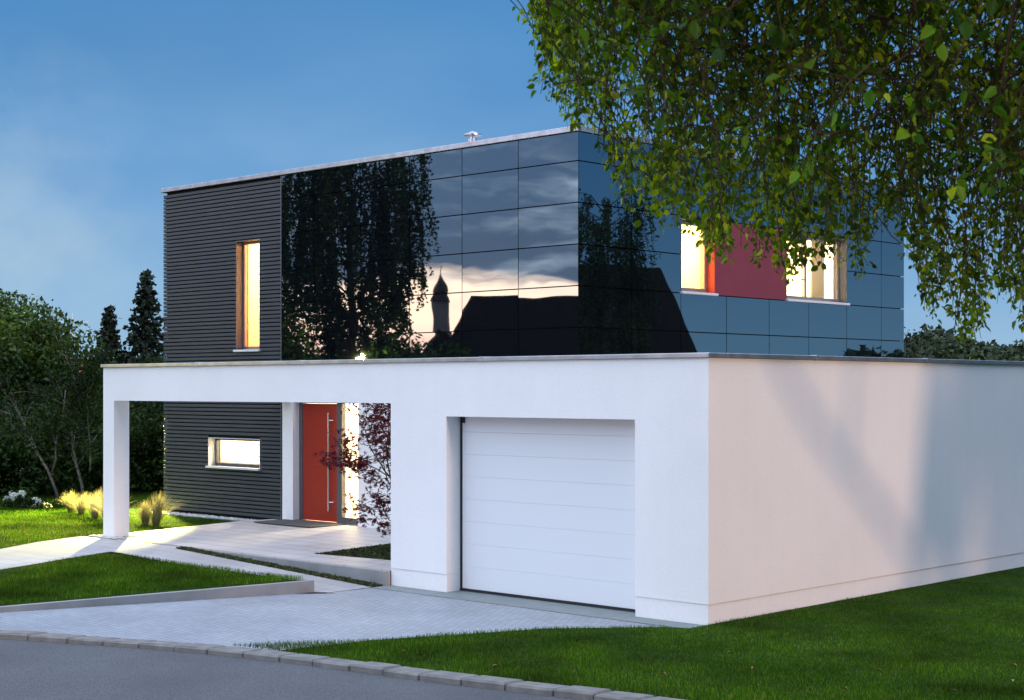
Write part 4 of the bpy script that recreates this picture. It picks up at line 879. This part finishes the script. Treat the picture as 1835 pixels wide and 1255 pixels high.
# ================================================================== ACROSS THE STREET (seen mirrored in the glass)
gable_house('neighbour_house', (-31.1, -29.9, -0.1), R(-19.5), 15, 9, 3.2, 6.8, M_['render_grey'], M_['dark_roof'], 'dark gabled house across the street mirrored in the front glass', 'neighbouring houses', None)
gable_house('neighbour_house', (18.1, 27.2, -0.1), R(113), 11, 8.5, 2.6, 7.45, M_['render_grey'], M_['dark_roof'], 'dark steep-roofed house mirrored in the side glass', 'neighbouring houses')
gable_house('neighbour_house', (-58, -38, -0.1), R(-30), 12, 9, 2.8, 4.9, M_['render_grey'], M_['dark_roof'], 'low house beyond the weeping birch mirrored in the front glass', 'neighbouring houses')
CHU = empty('church', (-277.2, -255.8, 0), R(45)); tag(CHU, 'distant church with onion-topped tower mirrored in the front glass', 'church')
MB().box(-2.1, 2.1, -2.1, 2.1, -1, 24.5).build('tower', M_['stone'], CHU); MB().lathe([(2.6, 24.5), (2.2, 25.4), (1.5, 26.4), (1.6, 27.3), (1.3, 28.4), (.6, 30.0), (.14, 31.5), (.06, 34.0)], n=16).build('spire', M_['copper'], CHU)
MB().box(3, 22, -5, 5, -1, 10).build('nave', M_['stone'], CHU)
for s in (-1, 1): MB().box(s*0.9-.4, s*0.9+.4, -2.15, -2.05, 20.0, 22.4).build('louvre', M_['backing'], CHU)
MB().add([(3, -5.6, 10), (22, -5.6, 10), (22, 0, 17), (3, 0, 17), (3, 5.6, 10), (22, 5.6, 10)], [(0,1,2,3), (3,2,5,4), (0,3,4), (1,5,2)]).build('roof', M_['dark_roof'], CHU)

def weeping_tree(name, loc, h, r, nb, twl, label, cat, m, per=46, seed=1, size=.11, trunk=.26, low=.22, skip=None, group=None, start=.25, taper=.0, bark='bark'):
    e = empty(name, loc); tag(e, label, cat, group); rs = np.random.default_rng(seed); tb = MB(); tb.tube([(0, 0, -.2), (.08, 0, h*.35), (-.05, .06, h*.7), (0, 0, h*.96)], [trunk, trunk*.75, trunk*.4, .03], 10)
    Ps = []
    for k in range(nb):
        t = (k + .5)/nb; z0 = h*(start + (.95-start)*t); a = k*2.399 + rs.uniform(-.3, .3); q = r*math.sin(math.pi*min(1, (.22 + .70*(1-t))))**.6*rs.uniform(.7, 1.05)
        z1 = min(h*.99, z0 + q*.45); pts = [np.array((0, 0, z0)), np.array((q*.5*math.cos(a), q*.5*math.sin(a), z0 + (z1-z0)*.8)), np.array((q*math.cos(a), q*math.sin(a), z1))]
        tb.tube(pts, [trunk*.2, trunk*.12, .008], 5)
        for j in range(9):
            u = rs.uniform(.3, 1.0); p = pts[0]*(1-u)**2 + 2*pts[1]*u*(1-u) + pts[2]*u*u; L = rs.uniform(.5, 1.0)*twl; L = min(L, p[2] - h*(low + taper*(np.hypot(p[0], p[1])/r)**1.5)*rs.uniform(.75, 1.25))
            if L < .2: continue
            dd = np.array((math.cos(a), math.sin(a), 0))*rs.uniform(.0, .35) + rs.normal(0, .12, 3)*[1, 1, 0]
            s = rs.random((per, 1)); P = p + dd*np.sqrt(s)*L*.5 - np.array((0, 0, 1))*s*L + rs.normal(0, .055, (per, 3)); Ps.append(P)
            tb.tube([p, p + dd*.35*L - np.array((0, 0, L*.5)), p + dd*.5*L - np.array((0, 0, L))], [.012, .007, .003], 3)
    tb.build('trunk', M_[bark], e); P = np.concatenate(Ps); V, Q = quad_leaves(P, rs.uniform(size*.6, size*1.3, len(P))); from_arrays('crown', V, Q, m, e)
    return e
weeping_tree('weeping_birch', (-29.8, -12.6, -0.1), 12.5, 3.3, 60, 4.2, 'tall weeping birch across the street mirrored in the front glass', 'birch', M_['leaf_dark'], 80, 3, .15, .22, .39, taper=.16)
weeping_tree('weeping_birch', (-36.0, -12.0, -0.1), 11.5, 3.2, 50, 4.0, 'second weeping birch farther left across the street', 'birch', M_['leaf_dark'], 80, 4, .15, .25, .40, taper=.1)
weeping_tree('garden_tree', (6.5, 18.5, -0.1), 8.3, 1.5, 60, 1.5, 'feathery tree beside the steep-roofed house mirrored in the side glass', 'tree', M_['leaf_dark'], 46, 6, .09, .10, .25)
for i, (x, y, h) in enumerate([(-38.0, -15.5, 6.6), (-36.8, -17.6, 6.0), (-35.3, -19.2, 5.7), (-41.0, -14.0, 8.0), (-34.0, -21.5, 4.6), (-43.6, -12.4, 8.4), (-39.6, -17.0, 7.2)]):
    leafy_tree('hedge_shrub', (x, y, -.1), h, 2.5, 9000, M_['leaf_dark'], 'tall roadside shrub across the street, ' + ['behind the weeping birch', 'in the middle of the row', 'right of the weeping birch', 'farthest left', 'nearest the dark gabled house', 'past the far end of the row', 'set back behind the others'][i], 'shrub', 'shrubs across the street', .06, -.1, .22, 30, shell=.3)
SL = empty('street_lamp', (-33.0, -15.8, -0.1)); tag(SL, 'low street lamp shining on the shrubs across the street, mirrored in the front glass', 'street lamp')
MB().tube([(0, 0, 0), (0, 0, 3.70)], .035, 10).build('pole', M_['grey_frame'], SL); MB().lathe([(.03, 3.70), (.04, 3.73), (.04, 3.77), (.02, 3.80)], n=16).build('lamp_glass', M_['lamp_glow'], SL)
sl = bpy.data.lights.new('street_light', 'POINT'); sl.energy = 1000; sl.color = (1.0, .82, .28); sl.shadow_soft_size = .15
so2 = bpy.data.objects.new('street_light', sl); COL.objects.link(so2); so2.location = (-33.0, -15.8, 3.8)

# ================================================================== TREES OUT OF FRAME that shade the long wall
def shade_tree():
    e = empty('forked_tree', (10.0, 4.0, 0)); tag(e, 'forked tree right of the garage whose limbs shade the long wall', 'tree')
    tb = MB(); tb.tube([(0, .7, -.2), (0, .65, 1.2), (0, .55, 2.15)], [.20, .17, .15], 10); tb.tube([(0, .55, 2.1), (0, -.55, 3.0), (0, -1.85, 3.95), (0, -2.8, 4.85), (.2, -3.4, 6.8)], [.11, .12, .12, .11, .06], 8)
    tb.tube([(0, .55, 2.1), (0, .75, 3.4), (0, 1.0, 4.8), (.2, 1.1, 7.5)], [.15, .16, .16, .06], 8); tb.tube([(0, .6, 2.4), (.1, 1.6, 3.4), (.2, 2.3, 6)], [.12, .12, .04], 8)
    tb.tube([(0, -1.2, 3.5), (0, -1.1, 4.3), (0, -.9, 5.6)], [.08, .07, .03], 6); tb.build('trunk', M_['bark'], e)
    P = np.concatenate([crown_points((.2, 3.2, 4.8), (1.5, 2.2, 1.4), 3600, 30), crown_points((.2, 1.45, 3.3), (.9, .55, 1.3), 3000, 20), crown_points((.2, -1.5, 7.4), (2.2, 3.4, 1.6), 3600, 30), crown_points((.4, 4.2, 3.1), (.8, .8, 1.2), 700, 10)])
    V, Q = quad_leaves(P, rng.uniform(.12, .24, len(P))); from_arrays('crown', V, Q, M_['leaf_dark'], e)
shade_tree()
leafy_tree('tree', (10.2, -3.9, 0), 3.6, 1.5, 5200, M_['leaf_dark'], 'unseen round-headed tree added to shade the driveway and retaining edge', 'tree', None, .07, .6, .13, 26, cz=2.75)  # unseen crown added to keep the low light off drive and retaining edge
for (x, y, h_, r_, lb_) in ((7.9, -1.8, 1.75, .5, 'unseen round shrub under the birch, added to shade a band of the lawn'), (7.6, 4.3, 1.5, .9, 'unseen shrub added to shade the grass by the long garage wall, nearest the street'), (7.6, 5.8, 1.5, .95, 'unseen shrub added to shade the grass by the long garage wall, middle of the row'), (7.6, 7.4, 1.6, .95, 'unseen shrub added to shade the grass by the long garage wall, farthest from the street')):  # unseen shrubs added to cast the dark lawn band and darken grass by the wall
    leafy_tree('shrub', (x, y, 0), h_, r_, 2600, M_['leaf_dark'], lb_, 'shrub', 'out-of-view shrubs added to shade the lawn', .04, -.1, .10, 24, shell=.3)
leafy_tree('tree', (14.5, 8.2, 0), 6.5, 2.4, 5200, M_['leaf_dark'], 'rounder tree farther along the right boundary', 'tree', None, .16, .25, .2, 30)

# ================================================================== OVERHANGING TREE in the upper right
BU = [925, 950, 975, 1005, 1030, 1060, 1090, 1120, 1150, 1190, 1240, 1290, 1340, 1400, 1450, 1500, 1545, 1580, 1610, 1640, 1665, 1690, 1712, 1740, 1760, 1775, 1800, 1840, 1900, 2400]
BV = [60, 100, 140, 185, 225, 205, 300, 370, 380, 410, 410, 470, 450, 500, 480, 455, 480, 400, 385, 470, 560, 520, 590, 640, 590, 500, 540, 590, 560, 500]
def low_edge(u): return np.interp(u, BU, BV)
def to_world(u, v, D):
    u, v, D = (np.asarray(q, float) for q in (u, v, D))
    return CAM + FWD*D[..., None] + RT*((u - 917.5)/F*D)[..., None] + np.array((0, 0, 1.0))*(-(v - 697.0)/F*D)[..., None]
def overhang(name, base, label, cat, seed, ntw, D0, D1, leafL, m, u0, u1, topv, limbs_to, hang=(0.35, 0.95), voff=0, per=70, dense=True, drop=.5):
    e = empty(name, (0, 0, 0)); tag(e, label, cat); rs = np.random.default_rng(seed); tb = MB()
    base = np.array(base, float); fork = base + np.array((-.15, -.2, 3.4)); tb.tube([base - [0, 0, .2], base + [-.05, -.05, 1.6], fork], [.24, .2, .17], 12)
    nodes = [fork]
    for (u, v, D) in limbs_to:
        end = to_world(u, v, D); mid = (fork + end)/2 + np.array((0, 0, .9)); pts = []
        for t in np.linspace(0, 1, 9): pts.append(fork*(1-t)**2 + 2*mid*t*(1-t) + end*t*t + (rs.normal(0, .05, 3) if 0 < t < 1 else 0))
        tb.tube(pts, list(np.linspace(.024, .005, 9)), 6); nodes += pts[2:]
        for k in range(9):
            q = pts[rs.integers(3, 9)]; en = q + rs.normal(0, .55, 3)*[1, 1, .5]
            rel = en - CAM; fd = rel @ FWD; uu = 917.5 + F*(rel @ RT)/fd; vv = 697 - F*rel[2]/fd
            if uu < 2000 and (vv > low_edge(uu) - 110 or uu < 985): continue
            mm = (q+en)/2 + [0, 0, .12]; tb.tube([q, mm, en], [.0055, .0045, .003], 4); nodes += [mm, (mm+en)/2, en]
    nodes = np.array(nodes); LP = []; LD = []
    made = 0
    while made < ntw:
        u = rs.uniform(u0, u1); D = rs.uniform(D0, D1); L = rs.uniform(*hang); lo = low_edge(u) + voff - 20
        px = L*F/D
        strand = dense and rs.random() < .24
        if strand: L *= 1.25; vt = lo + rs.uniform(-40, 40)
        elif dense and rs.random() < .86: vt = rs.uniform(topv, lo*np.interp(u, [1000, 1100, 1500, 1650, 1900], [.72, .45, .42, .55, .75]))
        else: vt = lo - abs(rs.normal(0, .33))*max(lo, 60)
        if vt < topv: continue
        if vt > -40 and math.sin(u*.031 + D*2.1)*math.sin(vt*.035 - D*1.7 + u*.011) < -.12 and rs.random() < .8: continue
        made += 1
        tip = to_world(u, vt, D); drift = rs.normal(0, .30 if L < .6 else .17, 3)*[1, 1, 0]
        st = tip + np.array((0, 0, L)) + drift; nn = nodes[np.argmin(((nodes - st)**2).sum(1) + np.where(nodes[:, 2] < st[2] - .1, .6, 0))]
        mid = st*.35 + tip*.65 - drift*.35
        s = np.linspace(0, 1, 7)[:, None]; crv = st*(1-s)**2 + 2*mid*s*(1-s) + tip*s*s + rs.normal(0, .012, (7, 3)); 
        dist = np.linalg.norm(nn - st)
        if dist < 0.8: tb.tube([nn, (nn + st)/2 + [0, 0, .10*dist], crv[0]], [.005, .004, .0035], 4, cap=False)
        tb.tube(list(crv), list(np.linspace(.0038, .0012, 7)), 3, cap=False)
        k = max(8, int(per*L*rs.uniform(.75, 1.2)*(.5 if strand else 1))); t = rs.random(k)**.85; i = (t*5.999).astype(int); f = (t*6 - i)[:, None]; P = crv[i]*(1-f) + crv[i+1]*f
        dn = unit(crv[i+1] - crv[i]); sd = unit(rs.normal(size=(k, 3))*[1, 1, .5]); LP.append(P + sd*rs.uniform(.003, .03, (k, 1))); LD.append(unit(dn*drop + sd*.9 + np.array((0, 0, -.35))))
    P = np.concatenate(LP); D_ = np.concatenate(LD); n = len(P); N = unit(rs.normal(size=(n, 3)) + [0, 0, .9]); L = rs.uniform(.5, 1.3, n)*leafL
    tb.build('branches', M_['twig'], e)
    if name == 'overhanging_birch':                      # crown continued out of view, added to shade the leaves and lawn below
        k = 15000; uu = rs.uniform(1000, 2300, k); P2 = to_world(uu, rs.uniform(-1000, -260, k) + 60*np.sin(uu*.02), rs.uniform(5.0, 10.5, k)); V2, Q2 = quad_leaves(P2, rs.uniform(.07, .13, k))
        P4 = crown_points((8.2, -1.3, 6.9), (3.9, 4.3, 2.2), 16000, 60); rl = P4 - CAM; fd = rl @ FWD; P4 = P4[(917.5 + F*(rl @ RT)/fd > 1860) & (P4[:, 2] > 5.0)]; V4, Q4 = quad_leaves(P4, rs.uniform(.09, .16, len(P4))); V2, Q2 = np.concatenate([V2, V4]), np.concatenate([Q2, Q4 + len(V2)])
        k = 11000; P3 = CAM + FWD*rs.uniform(-1.5, 5.5, (k, 1)) + RT*rs.uniform(-1.2, 4.5, (k, 1)) + np.array((0, 0, 1.0))*rs.uniform(1.9, 4.6, (k, 1)); P3 = P3[P3[:, 2] - 2.74 > .30*np.maximum(0, (P3 - CAM) @ FWD) + .35]
        V3, Q3 = quad_leaves(P3, rs.uniform(.07, .13, len(P3))); from_arrays('shading_foliage', np.concatenate([V2, V3]), np.concatenate([Q2, Q3 + len(V2)]), m, e)
    V, Q = leaves_arrays(P, D_, N, L, L*rs.uniform(.42, .78, n), .22); from_arrays('foliage', V, Q, m, e); return n
n1 = overhang('overhanging_birch', (8.7, -1.7, 0), 'drooping birch whose leafy branches hang over the upper right', 'birch', 11, 1700, 5.6, 9.6, .034, M_['leaf_birch'], 965, 1930, -330,
         [(1100, 60, 7.5), (1250, 150, 8), (1400, 120, 7), (1450, 260, 8.5), (1600, 200, 7.5), (1750, 250, 8.5), (1850, 100, 7), (1200, -150, 8), (1500, -200, 7), (1700, -100, 8.5), (1900, 300, 9), (1000, -80, 6.8)])
n2 = overhang('broadleaf_tree', (9.6, -4.6, 0), 'broad-leaved tree whose nearest sprays reach in from the right', 'tree', 23, 250, 4.8, 7.0, .052, M_['leaf_near'], 935, 1900, -260,
         [(1300, -160, 6), (1600, -120, 5.8), (1850, -150, 5.6), (2000, 60, 6)], hang=(.12, .38), voff=-190, per=55, drop=.9)
